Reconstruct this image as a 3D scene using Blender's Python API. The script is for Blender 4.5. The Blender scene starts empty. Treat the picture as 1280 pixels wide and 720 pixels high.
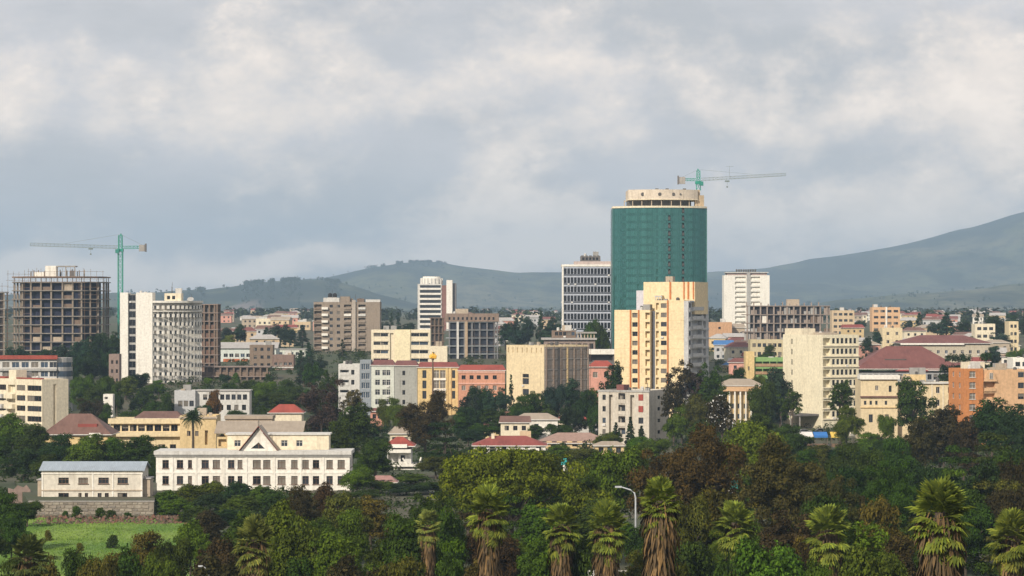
import bpy, math, random
import numpy as np
from mathutils import Vector, Matrix, Euler

# ------------------------------------------------------------------ camera, sky, sun, exposure
sc = bpy.context.scene
FPX, CAMZ, HORY = 3600.0, 38.0, 385.0        # focal length in photo pixels, eye height, horizon row
cam_d = bpy.data.cameras.new('camera'); cam = bpy.data.objects.new('camera', cam_d)
sc.collection.objects.link(cam); sc.camera = cam
cam.location = (0, 0, CAMZ); cam.rotation_euler = (math.radians(90), 0, 0)
cam_d.sensor_width = 36.0; cam_d.lens = 36.0 * FPX / 1280.0
cam_d.shift_y = (HORY - 360.0) / 1280.0
cam_d.clip_start = 1.0; cam_d.clip_end = 80000.0

SUN_EL = math.radians(31); SUN_AZ = math.atan2(-0.50, -0.87)      # azimuth from +Y towards +X
sun_dir = Vector((math.sin(SUN_AZ) * math.cos(SUN_EL), math.cos(SUN_AZ) * math.cos(SUN_EL), math.sin(SUN_EL)))
sun_l = bpy.data.lights.new('sun', 'SUN'); sun_l.energy = 4.7; sun_l.angle = math.radians(1.2)
sun_l.color = (1.0, 0.90, 0.76)
sun = bpy.data.objects.new('sun', sun_l); sc.collection.objects.link(sun)
sun.rotation_euler = (-sun_dir).to_track_quat('-Z', 'Y').to_euler(); sun.location = sun_dir * 500
sc.view_settings.view_transform = 'Standard'; sc.view_settings.look = 'None'
sc.view_settings.exposure = 0.0; sc.view_settings.gamma = 1.0
sc.view_settings.use_curve_mapping = False
sc.cycles.use_denoising = True
sc.cycles.max_bounces = 6; sc.cycles.diffuse_bounces = 3; sc.cycles.transparent_max_bounces = 8
sc.cycles.volume_bounces = 1; sc.cycles.caustics_reflective = False; sc.cycles.caustics_refractive = False

# ---- small node helpers
class NT:
    def __init__(s, tree): s.t = tree; s.n = tree.nodes; s.l = tree.links
    def node(s, typ, **kw):
        n = s.n.new(typ)
        for k, v in kw.items(): setattr(n, k, v)
        return n
    def put(s, sock, v):
        if isinstance(v, bpy.types.NodeSocket): s.l.new(v, sock)
        elif v is not None:
            if isinstance(v, tuple) and len(v) == 3 and sock.type == 'RGBA': v = v + (1.0,)
            sock.default_value = v
    def math(s, op, a, b=None, c=None, clamp=False):
        n = s.node('ShaderNodeMath', operation=op, use_clamp=clamp)
        s.put(n.inputs[0], a); s.put(n.inputs[1], b)
        if c is not None: s.put(n.inputs[2], c)
        return n.outputs[0]
    def mix(s, f, a, b, blend='MIX'):
        n = s.node('ShaderNodeMix', data_type='RGBA', blend_type=blend)
        s.put(n.inputs[0], f); s.put(n.inputs[6], a); s.put(n.inputs[7], b)
        return n.outputs[2]
    def noise(s, vec, scale, detail=4, rough=0.55, dist=0.0):
        n = s.node('ShaderNodeTexNoise')
        if vec is not None: s.l.new(vec, n.inputs['Vector'])
        n.inputs['Scale'].default_value = scale; n.inputs['Detail'].default_value = detail
        n.inputs['Roughness'].default_value = rough; n.inputs['Distortion'].default_value = dist
        return n.outputs[0]
    def smooth(s, v, lo, hi, a=0.0, b=1.0):
        n = s.node('ShaderNodeMapRange', interpolation_type='SMOOTHSTEP')
        s.put(n.inputs[0], v)
        for i, x in enumerate((lo, hi, a, b)): n.inputs[i + 1].default_value = x
        return n.outputs[0]
    def comb(s, x, y, z=0.0):
        n = s.node('ShaderNodeCombineXYZ'); s.put(n.inputs[0], x); s.put(n.inputs[1], y); s.put(n.inputs[2], z)
        return n.outputs[0]
    def vscale(s, v, sx, sy, sz):
        n = s.node('ShaderNodeVectorMath', operation='MULTIPLY'); s.l.new(v, n.inputs[0]); n.inputs[1].default_value = (sx, sy, sz)
        return n.outputs[0]
    def vadd(s, v, x, y, z):
        n = s.node('ShaderNodeVectorMath', operation='ADD'); s.l.new(v, n.inputs[0]); n.inputs[1].default_value = (x, y, z)
        return n.outputs[0]

# ---- world: Nishita sky under a broken cloud deck
world = bpy.data.worlds.new('World'); sc.world = world; world.use_nodes = True
w = NT(world.node_tree); w.n.clear()
out = w.node('ShaderNodeOutputWorld'); bg = w.node('ShaderNodeBackground'); w.l.new(bg.outputs[0], out.inputs[0])
bg.inputs[1].default_value = 1.07
sky = w.node('ShaderNodeTexSky', sky_type='NISHITA', sun_disc=False)
sky.sun_elevation = SUN_EL; sky.sun_rotation = SUN_AZ
tc = w.node('ShaderNodeTexCoord').outputs['Generated']
nv = w.node('ShaderNodeVectorMath', operation='NORMALIZE'); w.l.new(tc, nv.inputs[0])
sep = w.node('ShaderNodeSeparateXYZ'); w.l.new(nv.outputs[0], sep.inputs[0])
az = w.math('ARCTAN2', sep.outputs[0], sep.outputs[1]); el = w.math('ARCSINE', sep.outputs[2])
uu = w.math('MULTIPLY', az, FPX / 1000.0); vv = w.math('MULTIPLY', el, FPX / 1000.0)      # 1 unit = 1000 photo px
P0 = w.comb(uu, vv, 0.0)
def cloud_noise(sx, sy, scale, detail, rough, off):
    return w.noise(w.vadd(w.vscale(P0, sx, sy, 1), off, off * 1.7, off * 0.3), scale, detail, rough)
wx = w.math('SUBTRACT', cloud_noise(1, 1.5, 5.0, 4, 0.6, 3.1), 0.5); wy = w.math('SUBTRACT', cloud_noise(1, 1.5, 5.0, 4, 0.6, 7.7), 0.5)
u2 = w.math('ADD', uu, w.math('MULTIPLY', wx, 0.22)); v2 = w.math('ADD', vv, w.math('MULTIPLY', wy, 0.14))
def blob(px, py, rx, ry, amp):
    a = w.math('MULTIPLY', w.math('SUBTRACT', u2, (px - 640) / 1000.0), 1000.0 / rx)
    b = w.math('MULTIPLY', w.math('SUBTRACT', v2, (HORY - py) / 1000.0), 1000.0 / ry)
    r = w.math('ADD', w.math('MULTIPLY', a, a), w.math('MULTIPLY', b, b))
    return w.math('MULTIPLY', w.math('EXPONENT', w.math('MULTIPLY', r, -1.0)), amp)
warm = None
for bb in ((70, 150, 130, 65, .95), (340, 140, 150, 45, .8), (560, 115, 120, 55, .7), (665, 225, 80, 75, 1.15), (570, 312, 130, 36, 1.8),
           (925, 145, 120, 50, .95), (1110, 140, 170, 75, .7), (1265, 130, 90, 80, .9), (340, 332, 120, 24, 1.7), (60, 338, 130, 32, 1.6),
           (715, 290, 120, 60, 1.5), (950, 280, 140, 44, 1.4), (275, 218, 45, 14, .5), (1150, 262, 120, 28, 1.2), (740, 80, 120, 20, .45)):
    x = blob(*bb); warm = x if warm is None else w.math('ADD', warm, x)
n1 = cloud_noise(1, 1.5, 4.6, 9, 0.62, 1.3); n2 = cloud_noise(1, 2.4, 2.2, 6, 0.58, 5.9); n3 = cloud_noise(1, 1.25, 12.0, 7, 0.62, 9.4)
lit = w.math('ADD', w.math('MULTIPLY', warm, 0.62), w.math('MULTIPLY', w.math('SUBTRACT', n1, 0.5), 2.1))
lit = w.math('ADD', lit, w.math('MULTIPLY', w.math('SUBTRACT', n3, 0.5), 0.85))
litf = w.smooth(lit, 0.0, 0.70)
cool = w.mix(w.smooth(n2, 0.32, 0.66), (0.55, 0.545, 0.555), (0.72, 0.69, 0.695))
col = w.mix(litf, cool, (1.04, 0.91, 0.80))
puff = w.smooth(w.math('ADD', lit, w.math('MULTIPLY', w.math('SUBTRACT', n3, 0.5), 1.6)), 0.50, 1.15)
col = w.mix(w.math('MULTIPLY', puff, 0.7), col, (1.26, 1.09, 0.94))
dark = w.smooth(cloud_noise(1, 2.0, 6.5, 7, 0.62, 12.2), 0.52, 0.74)
col = w.mix(w.math('MULTIPLY', dark, 0.45), col, (0.47, 0.475, 0.505))
skyc = w.mix(1.0, sky.outputs[0], (0.10, 0.10, 0.10), 'MULTIPLY')
cover = w.smooth(n2, 0.10, 0.30, 0.80, 0.97)
w.l.new(w.mix(cover, skyc, col), bg.inputs[0])

# ------------------------------------------------------------------ materials
MATS = {}
def new_mat(name):
    m = bpy.data.materials.new(name); m.use_nodes = True
    t = NT(m.node_tree); t.n.clear()
    o = t.node('ShaderNodeOutputMaterial'); p = t.node('ShaderNodeBsdfPrincipled'); t.l.new(p.outputs[0], o.inputs[0])
    return m, t, p, o
def geo(t): return t.node('ShaderNodeNewGeometry').outputs['Position']
def plaster(name, c, stain=0.35, rough=0.85, dirt=(0.42, 0.38, 0.33), bump=0.0, fine=1.4):
    if name in MATS: return MATS[name]
    m, t, p, o = new_mat(name); g = geo(t)
    big = t.noise(g, 0.16, 4, 0.6); streak = t.noise(t.vscale(g, 1.1, 1.1, 0.10), 1.0, 5, 0.65); fn = t.noise(g, fine, 5, 0.6)
    stain = min(0.75, stain * 1.45); d = tuple(c[i] * dirt[i] * 1.1 for i in range(3))
    f1 = t.smooth(streak, 0.48, 0.80, 0.0, stain); f2 = t.smooth(big, 0.45, 0.75, 0.0, stain * 0.6)
    col = t.mix(f1, c, d); col = t.mix(f2, col, tuple(x * 0.72 for x in c))
    v = t.smooth(fn, 0.2, 0.8, 0.80, 1.10)
    col = t.mix(1.0, col, t.comb(v, v, v), 'MULTIPLY')
    t.l.new(col, p.inputs['Base Color']); p.inputs['Roughness'].default_value = rough
    p.inputs['Specular IOR Level'].default_value = 0.25
    MATS[name] = m; return m
def metal_roof(name, c, rust=0.35, rough=0.75, rib=0.9):
    if name in MATS: return MATS[name]
    m, t, p, o = new_mat(name); g = geo(t)
    big = t.noise(g, 0.25, 5, 0.65); st = t.noise(t.vscale(g, 1.4, 0.25, 0.4), 1.0, 4, 0.6)
    col = t.mix(t.smooth(big, 0.42, 0.72, 0.0, rust), c, tuple(x * y for x, y in zip(c, (0.55, 0.5, 0.48))))
    col = t.mix(t.smooth(st, 0.45, 0.75, 0.0, 0.35), col, tuple(min(1, x * 1.35 + 0.03) for x in c))
    t.l.new(col, p.inputs['Base Color']); p.inputs['Roughness'].default_value = rough
    wv = t.node('ShaderNodeTexWave'); wv.inputs['Scale'].default_value = rib; t.l.new(g, wv.inputs['Vector'])
    b = t.node('ShaderNodeBump'); b.inputs['Strength'].default_value = 0.5; b.inputs['Distance'].default_value = 0.06
    t.l.new(wv.outputs['Fac'], b.inputs['Height']); t.l.new(b.outputs[0], p.inputs['Normal'])
    MATS[name] = m; return m
def plain(name, c, rough=0.6, metal=0.0, spec=0.4, var=0.15):
    if name in MATS: return MATS[name]
    m, t, p, o = new_mat(name); g = geo(t)
    v = t.smooth(t.noise(g, 0.9, 4, 0.6), 0.25, 0.75, 1 - var, 1 + var)
    t.l.new(t.mix(1.0, c, t.comb(v, v, v), 'MULTIPLY'), p.inputs['Base Color'])
    p.inputs['Roughness'].default_value = rough; p.inputs['Metallic'].default_value = metal; p.inputs['Specular IOR Level'].default_value = spec
    MATS[name] = m; return m
GL = [plain('glass_dark', (0.012, 0.014, 0.018), 0.12, spec=0.5), plain('glass_mid', (0.035, 0.04, 0.05), 0.12, spec=0.5),
      plain('glass_curtain', (0.17, 0.15, 0.125), 0.35, spec=0.4), plain('glass_blue', (0.05, 0.075, 0.11), 0.1, spec=0.6)]
FRW = plain('frame_white', (0.62, 0.60, 0.56), 0.5); FRD = plain('frame_dark', (0.09, 0.085, 0.08), 0.5)
FRB = plain('frame_brown', (0.13, 0.075, 0.05), 0.6)
CONC = plaster('concrete', (0.34, 0.32, 0.295), 0.5); CONCD = plaster('concrete_dark', (0.15, 0.14, 0.135), 0.5)
ROOFG = plaster('flat_roof', (0.30, 0.285, 0.26), 0.4); STEEL = plain('steel_grey', (0.22, 0.22, 0.22), 0.4, 0.7)

GREY0 = plaster('hut_grey', (0.33, 0.32, 0.30), .4); TAN0 = plaster('hut_tan', (0.45, 0.37, 0.28), .4); LGR0 = plaster('hut_pale', (0.58, 0.56, 0.52), .4)
def leaf_mat(name, transl=0.26, varlo=0.72, varhi=1.30):
    m, t, p, o = new_mat(name)
    oi = t.node('ShaderNodeObjectInfo'); gi = t.node('ShaderNodeNewGeometry')
    v = t.math('ADD', t.math('MULTIPLY', gi.outputs['Random Per Island'], varhi - varlo), varlo)
    hue = t.mix(gi.outputs['Random Per Island'], (0.92, 1.0, 1.0), (1.15, 1.04, 0.72))
    base = t.mix(1.0, t.mix(1.0, oi.outputs['Color'], t.comb(v, v, v), 'MULTIPLY'), hue, 'MULTIPLY')
    clump = t.smooth(t.noise(gi.outputs['Position'], 0.35, 2, 0.5), 0.3, 0.7, 0.68, 1.35)
    base = t.mix(1.0, base, t.comb(clump, clump, clump), 'MULTIPLY')
    t.l.new(base, p.inputs['Base Color']); p.inputs['Roughness'].default_value = 0.7; p.inputs['Specular IOR Level'].default_value = 0.10
    tr = t.node('ShaderNodeBsdfTranslucent'); t.l.new(base, tr.inputs[0])
    mx = t.node('ShaderNodeMixShader'); mx.inputs[0].default_value = transl
    t.l.new(p.outputs[0], mx.inputs[1]); t.l.new(tr.outputs[0], mx.inputs[2]); t.l.new(mx.outputs[0], o.inputs[0])
    return m
LEAF = leaf_mat('foliage'); FROND = leaf_mat('palm_frond_leaf', 0.25, 0.7, 1.35)
SKIRT = leaf_mat('dead_palm_skirt', 0.05, 0.5, 1.5)
BARK = plaster('bark', (0.09, 0.07, 0.052), 0.5)
BLOSSOM = plain('white_blossom', (0.75, 0.74, 0.72), 0.7)

# ------------------------------------------------------------------ mesh helpers
COL = sc.collection
class MB:
    def __init__(s): s.v = []; s.f = []; s.mi = []
    def quad(s, a, b, c, d, m=0):
        n = len(s.v); s.v += [a, b, c, d]; s.f.append((n, n + 1, n + 2, n + 3)); s.mi.append(m)
    def poly(s, pts, m=0):
        n = len(s.v); s.v += list(pts); s.f.append(tuple(range(n, n + len(pts)))); s.mi.append(m)
    def box(s, x0, x1, y0, y1, z0, z1, m=0):
        n = len(s.v)
        s.v += [(x0, y0, z0), (x1, y0, z0), (x1, y1, z0), (x0, y1, z0), (x0, y0, z1), (x1, y0, z1), (x1, y1, z1), (x0, y1, z1)]
        for f in ((0, 3, 2, 1), (4, 5, 6, 7), (0, 1, 5, 4), (1, 2, 6, 5), (2, 3, 7, 6), (3, 0, 4, 7)):
            s.f.append(tuple(n + i for i in f)); s.mi.append(m)
        return s
    def prism(s, pts, z0, z1, m=0):                       # pts counter-clockwise seen from above
        n = len(s.v); k = len(pts)
        s.v += [(x, y, z0) for x, y in pts] + [(x, y, z1) for x, y in pts]
        s.f.append(tuple(range(n + k - 1, n - 1, -1))); s.mi.append(m)
        s.f.append(tuple(range(n + k, n + 2 * k))); s.mi.append(m)
        for i in range(k):
            j = (i + 1) % k; s.f.append((n + i, n + j, n + k + j, n + k + i)); s.mi.append(m)
        return s
    def tube(s, pts, radii, sides=6, m=0, cap=True):
        pts = [Vector(p) for p in pts]; rings = []
        for i, p in enumerate(pts):
            d = (pts[min(i + 1, len(pts) - 1)] - pts[max(i - 1, 0)]); d = d.normalized() if d.length > 1e-6 else Vector((0, 0, 1))
            a = d.orthogonal().normalized(); b = d.cross(a); n = len(s.v)
            for k in range(sides):
                t = 2 * math.pi * k / sides; q = p + (a * math.cos(t) + b * math.sin(t)) * radii[i]; s.v.append(tuple(q))
            rings.append(n)
        for i in range(len(rings) - 1):
            for k in range(sides):
                j = (k + 1) % sides
                s.f.append((rings[i] + k, rings[i] + j, rings[i + 1] + j, rings[i + 1] + k)); s.mi.append(m)
        if cap:
            s.f.append(tuple(rings[0] + k for k in range(sides - 1, -1, -1))); s.mi.append(m)
            s.f.append(tuple(rings[-1] + k for k in range(sides))); s.mi.append(m)
        return s
    def bar(s, a, b, r=0.06, m=0): return s.tube([a, b], [r, r], 4, m)
    def mesh(s, name, mats):
        me = bpy.data.meshes.new(name); me.from_pydata([tuple(v) for v in s.v], [], s.f)
        for m in mats: me.materials.append(m)
        if len(mats) > 1: me.polygons.foreach_set('material_index', s.mi)
        me.update(); return me
    def obj(s, name, mats, parent=None, loc=(0, 0, 0), rz=0.0):
        return link(name, s.mesh(name, mats if isinstance(mats, (list, tuple)) else [mats]), parent, loc, rz)
def link(name, data, parent=None, loc=(0, 0, 0), rz=0.0):
    o = bpy.data.objects.new(name, data); COL.objects.link(o); o.location = loc; o.rotation_euler = (0, 0, rz); o.parent = parent
    return o
def tag(o, label, cat, group=None):
    o['label'] = label; o['category'] = cat
    if group: o['group'] = group
    return o
def X(px, D): return (px - 640.0) * D / FPX
def Z(py, D): return CAMZ + (HORY - py) * D / FPX
rng = random.Random(11)

# window meshes: shared between windows of one size and look; local x = width, y = into the wall, z = up
WCACHE = {}
def window_mesh(wd, h, style, gi):
    k = (round(wd, 2), round(h, 2), style, gi)
    if k in WCACHE: return WCACHE[k]
    b = MB(); fr = {'w': FRW, 'd': FRD, 'b': FRB}[style[0]]; t = 0.07 if wd < 2.5 else 0.09
    b.quad((0, 0.05, 0), (wd, 0.05, 0), (wd, 0.05, h), (0, 0.05, h), 1)
    if gi == 4: b.quad((t, 0.045, t), (wd * .46, 0.045, t), (wd * .46, 0.045, h - t), (t, 0.045, h - t), 2)
    if gi == 5: b.quad((t, 0.045, h * .45), (wd - t, 0.045, h * .45), (wd - t, 0.045, h - t), (t, 0.045, h - t), 2)
    b.box(0, t, 0, 0.08, 0, h); b.box(wd - t, wd, 0, 0.08, 0, h); b.box(t, wd - t, 0, 0.08, 0, t); b.box(t, wd - t, 0, 0.08, h - t, h)
    n = {'1': 0, '2': 1, '3': 2, '4': 3}[style[1]]
    for i in range(n):
        x = wd * (i + 1) / (n + 1); b.box(x - t / 2, x + t / 2, 0, 0.075, t, h - t)
    if len(style) > 2: b.box(t, wd - t, 0.004, 0.072, h * 0.66, h * 0.66 + t)
    if len(style) > 3: b.box(-0.1, wd + 0.1, -0.36, -0.003, -0.12, -0.004)      # sill
    WCACHE[k] = b.mesh('window', [fr, GL[gi] if gi < 4 else GL[0]] + ([GL[2]] if gi > 3 else [])); return WCACHE[k]

ACM = MB().box(0, .85, -.42, -.004, 0, .58).mesh('cooling_unit', [FRW])
class Op:                                               # an opening in a facade
    def __init__(s, u0, u1, v0, v1, kind='win', style='w2', depth=None, glass=None, rail=None):
        s.u0, s.u1, s.v0, s.v1, s.kind, s.style, s.glass, s.rail = u0, u1, v0, v1, kind, style, glass, rail
        s.depth = depth if depth is not None else {'win': 0.28, 'loggia': 1.3, 'void': 1.0}[kind]
def grid(u0, u1, n, wd, v0, dv, rows, h, **kw):
    o = []
    for r in range(rows):
        for i in range(n):
            c = u0 + (u1 - u0) * (i + 0.5) / n
            o.append(Op(c - wd / 2, c + wd / 2, v0 + r * dv, v0 + r * dv + h, **kw))
    return o

def facade(mb, P, width, z0, z1, ops, nsub=1):
    us = {0.0, width}; vs = {z0, z1}
    for k in range(1, nsub): us.add(width * k / nsub)
    for o in ops: us |= {round(o.u0, 4), round(o.u1, 4)}; vs |= {round(o.v0, 4), round(o.v1, 4)}
    us = sorted(us); vs = sorted(vs); iu = {u: i for i, u in enumerate(us)}; iv = {v: i for i, v in enumerate(vs)}
    hole = set()
    for o in ops:
        for i in range(iu[round(o.u0, 4)], iu[round(o.u1, 4)]):
            for j in range(iv[round(o.v0, 4)], iv[round(o.v1, 4)]): hole.add((i, j))
    for j in range(len(vs) - 1):
        i = 0
        while i < len(us) - 1:
            if (i, j) in hole: i += 1; continue
            e = i + 1
            if nsub == 1:
                while e < len(us) - 1 and (e, j) not in hole: e += 1
            mb.quad(P(us[i], vs[j], 0), P(us[e], vs[j], 0), P(us[e], vs[j + 1], 0), P(us[i], vs[j + 1], 0)); i = e
    for o in ops:
        a, b, c, d, q = o.u0, o.u1, o.v0, o.v1, o.depth
        mb.quad(P(a, c, 0), P(a, c, q), P(b, c, q), P(b, c, 0)); mb.quad(P(a, d, 0), P(b, d, 0), P(b, d, q), P(a, d, q))
        mb.quad(P(a, c, 0), P(a, d, 0), P(a, d, q), P(a, c, q)); mb.quad(P(b, c, 0), P(b, c, q), P(b, d, q), P(b, d, 0))
        if o.kind != 'win': mb.quad(P(a, c, q), P(b, c, q), P(b, d, q), P(a, d, q))
def pick_glass(o):
    if o.glass is not None: return o.glass
    r = rng.random(); return 0 if r < 0.42 else 1 if r < 0.62 else 2 if r < 0.74 else 3 if r < 0.82 else 4 if r < 0.91 else 5

def gz(D): return 0.0 if D < 900 else 29.0 * (1.0 - math.exp(-(D - 900.0) / 520.0))
class Bld:
    """A building: an Empty at its near corner on the ground; local x right along the front, y away, z up."""
    def __init__(s, name, label, px, D, rz=0.0, cat='building', group=None, z=None):
        z = gz(D) - (0.4 if D > 900 else 0) if z is None else z; s.D = D; s.m = D / FPX; s.rz = math.radians(rz); s.z0 = z
        s.root = link(name, None, None, (X(px, D), D, z), s.rz); s.root.empty_display_size = 1
        tag(s.root, label, cat, group)
    def z(s, py): return Z(py, s.D) - s.z0
    def w(s, npx): return npx * s.m / math.cos(s.rz)
    def d(s, npx): return npx * s.m / abs(math.sin(s.rz))
    def part(s, name, mb, mats, loc=(0, 0, 0), rz=0.0): return mb.obj(name, mats, s.root, loc, rz)
    def box(s, name, x0, x1, y0, y1, z0, z1, mat): return s.part(name, MB().box(x0, x1, y0, y1, z0, z1), mat)
    def windows(s, ops, frame, rail_mat):
        for o in ops:
            (x, y), rot, = frame(o.u0, o.depth if o.kind != 'loggia' else o.depth - 0.1)
            wd, h = o.u1 - o.u0, o.v1 - o.v0
            if o.kind == 'win':
                fx, fy = frame(o.u0, o.depth - 0.09)[0]
                link('window', window_mesh(wd, h, o.style, pick_glass(o)), s.root, (fx, fy, o.v0), rot)
                if s.D < 1300 and wd > .9 and rng.random() < .07:
                    ax, ay = frame(o.u0 + .1, 0)[0]; link('cooling_unit', ACM, s.root, (ax, ay, o.v0 - .75), rot)
            elif o.kind == 'loggia':
                ww, hh = wd * 0.62, h * 0.80; fx, fy = frame(o.u0 + wd * 0.19, o.depth - 0.085)[0]
                link('window', window_mesh(ww, hh, o.style, pick_glass(o)), s.root, (fx, fy, o.v0 + 0.03), rot)
                key = ('rail', round(wd, 2), rail_mat.name)
                if key not in WCACHE: WCACHE[key] = MB().box(-0.05, wd + 0.05, -0.16, -0.005, -0.12, 0.95).mesh('balcony_rail', [rail_mat])
                fx, fy = frame(o.u0, 0)[0]; link('balcony_rail', WCACHE[key], s.root, (fx, fy, o.v0), rot)
    def block(s, x0, x1, y0, y1, z0, z1, mat, F=(), R=(), L=(), B=(), parapet=0.7, roof=None, rail=None, roofed=True):
        rail = rail or mat; mb = MB(); wx, wy = x1 - x0, y1 - y0
        frames = {'F': (lambda u, d: ((x0 + u, y0 + d), 0.0)), 'R': (lambda u, d: ((x1 - d, y0 + u), math.pi / 2)),
                  'B': (lambda u, d: ((x1 - u, y1 - d), math.pi)), 'L': (lambda u, d: ((x0 + d, y1 - u), -math.pi / 2))}
        top = z1 + parapet
        for k, ops, wd in (('F', F, wx), ('R', R, wy), ('B', B, wx), ('L', L, wy)):
            fr = frames[k]; facade(mb, (lambda u, v, d, fr=fr: fr(u, d)[0] + (v,)), wd, z0, top, list(ops)); s.windows(ops, fr, rail)
        if parapet > 0:
            t = 0.22
            for (a, b) in (((x0, y0), (x1, y0)), ((x1, y0), (x1, y1)), ((x1, y1), (x0, y1)), ((x0, y1), (x0, y0))):
                ins = lambda p: (min(max(p[0], x0 + t), x1 - t), min(max(p[1], y0 + t), y1 - t))
                ia, ib = ins(a), ins(b)
                mb.quad(a + (top,), b + (top,), ib + (top,), ia + (top,)); mb.quad(ib + (z1,), ia + (z1,), ia + (top,), ib + (top,))
            e = t - 0.02
            if roofed and wx > 5 and wy > 5: s.clutter(x0 + 1, x1 - 1, y0 + .8, y0 + wy * .6, z1 + .02)
            if roofed: s.box('roof', x0 + e, x1 - e, y0 + e, y1 - e, z1 - 0.3, z1 + 0.02, roof or ROOFG)
        elif roofed: s.box('roof', x0 - 0.35, x1 + 0.35, y0 - 0.35, y1 + 0.35, z1 + 0.003, z1 + 0.33, roof or ROOFG)
        return s.part('wall', mb, mat)
    def clutter(s, x0, x1, y0, y1, z):                                   # vents, small tanks, aerials and a hut on a flat roof
        for k in range(rng.randint(2, 5)):
            x, y = rng.uniform(x0, max(x0 + .1, x1 - 1)), rng.uniform(y0, y1); r = rng.random()
            if r < .35: h = rng.uniform(.9, 1.5); s.part('roof_tank', MB().tube([(0, 0, 0), (0, 0, h), (0, 0, h * 1.2)], [.55, .55, .2], 8), rng.choice([FRD, LGR0]), (x, y, z))
            elif r < .65: s.box('roof_vent', x, x + rng.uniform(.6, 1.6), y, y + .9, z, z + rng.uniform(.7, 1.4), rng.choice([GREY0, TAN0, LGR0]))
            elif r < .85: s.antenna(x, y, z, rng.uniform(1.6, 3.2))
            else: s.box('stair_hut', x, x + 2.4, y, y + 2.4, z, z + 2.2, rng.choice([GREY0, TAN0, LGR0]))
    def hip(s, x0, x1, y0, y1, z, rise, mat, over=0.6, inset=None, fascia=None):
        x0 -= over; x1 += over; y0 -= over; y1 += over; h = (y1 - y0) / 2; ins = h if inset is None else inset; yc = (y0 + y1) / 2
        z = z + 0.02; t = 0.18; mb = MB()
        a, b, c, d = (x0, y0, z), (x1, y0, z), (x1, y1, z), (x0, y1, z); e, f = (x0 + ins, yc, z + rise), (x1 - ins, yc, z + rise)
        mb.quad(a, b, f, e); mb.poly([b, c, f]); mb.quad(c, d, e, f); mb.poly([d, a, e])
        mb.quad(d, c, b, a)
        o = s.part('roof', mb, mat)
        fb = MB(); q = 0.05
        fb.box(x0 - q, x1 + q, y0 - q, y0 - 0.004, z - t, z + 0.03); fb.box(x0 - q, x1 + q, y1 + 0.004, y1 + q, z - t, z + 0.03)
        fb.box(x0 - q, x0 - 0.004, y0 - 0.003, y1 + 0.003, z - t, z + 0.03); fb.box(x1 + 0.004, x1 + q, y0 - 0.003, y1 + 0.003, z - t, z + 0.03)
        link('fascia', fb.mesh('fascia', [fascia or FRW]), o)
        return o
    def gable(s, x0, x1, y0, y1, z, rise, mat, wallmat, over=0.5, along='x'):
        mb = MB(); g = MB(); t = 0.14
        if along == 'x':
            yc = (y0 + y1) / 2
            for sy, ye in ((-1, y0 - over), (1, y1 + over)):
                k = rise / ((y1 - y0) / 2); zl = z - over * k
                A, Bp, C, Dp = (x0 - over, ye, zl), (x1 + over, ye, zl), (x1 + over, yc, z + rise), (x0 - over, yc, z + rise)
                up = lambda p: (p[0], p[1], p[2] + t)
                mb.quad(A, Bp, C, Dp); mb.quad(up(A), up(Bp), up(C), up(Dp)); mb.quad(A, Bp, up(Bp), up(A)); mb.quad(A, Dp, up(Dp), up(A)); mb.quad(Bp, C, up(C), up(Bp))
            for x in (x0 + 0.01, x1 - 0.01): g.poly([(x, y0, z - 0.05), (x, y1, z - 0.05), (x, yc, z + rise)])
        else:
            xc = (x0 + x1) / 2
            for xe in (x0 - over, x1 + over):
                k = rise / ((x1 - x0) / 2); zl = z - over * k
                A, Bp, C, Dp = (xe, y0 - over, zl), (xe, y1 + over, zl), (xc, y1 + over, z + rise), (xc, y0 - over, z + rise)
                up = lambda p: (p[0], p[1], p[2] + t)
                mb.quad(A, Bp, C, Dp); mb.quad(up(A), up(Bp), up(C), up(Dp)); mb.quad(A, Bp, up(Bp), up(A)); mb.quad(A, Dp, up(Dp), up(A)); mb.quad(Bp, C, up(C), up(Bp))
            for y in (y0 + 0.01, y1 - 0.01): g.poly([(x0, y, z - 0.05), (x1, y, z - 0.05), (xc, y, z + rise)])
        o = s.part('roof', mb, mat); s.part('gable_wall', g, wallmat); return o
    def balcony(s, x0, x1, y, z, mat, depth=1.2, h=1.0):           # on the front face at local y
        k = ('balc', round(x1 - x0, 2), round(depth, 2), round(h, 2), mat.name)
        if k not in WCACHE:
            wd = x1 - x0; b = MB().box(0, wd, -depth, 0.02, -0.18, 0); b.box(0, wd, -depth, -depth + 0.12, 0.003, h)
            b.box(0, 0.12, -depth + 0.123, 0.02, 0.003, h); b.box(wd - 0.12, wd, -depth + 0.123, 0.02, 0.003, h)
            WCACHE[k] = b.mesh('balcony', [mat])
        return link('balcony', WCACHE[k], s.root, (x0, y, z))
    def antenna(s, x, y, z, h=4.0):
        b = MB(); b.tube([(0, 0, 0), (0, 0, h)], [0.1, 0.05], 5)
        for k in (0.55, 0.75, 0.9): b.bar((-0.6 * (1.2 - k), 0, h * k), (0.6 * (1.2 - k), 0, h * k), 0.035)
        return s.part('antenna', b, FRD, (x, y, z))
def water_tank(label, p, r=0.8, h=1.5, mat=None, group=None):
    b = MB(); b.tube([(0, 0, 0.25), (0, 0, 0.25 + h * 0.8), (0, 0, 0.25 + h), (0, 0, 0.3 + h * 1.04)], [r, r, r * 0.55, r * 0.25], 10)
    t = link('water_tank', None, None, p); tag(t, label, 'water tank', group)
    b.obj('barrel', mat or plain('tank_black', (0.02, 0.02, 0.022), 0.5), t)
    MB().box(-r, r, -r, r, 0, 0.27).obj('stand', CONC, t)
    return t
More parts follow.
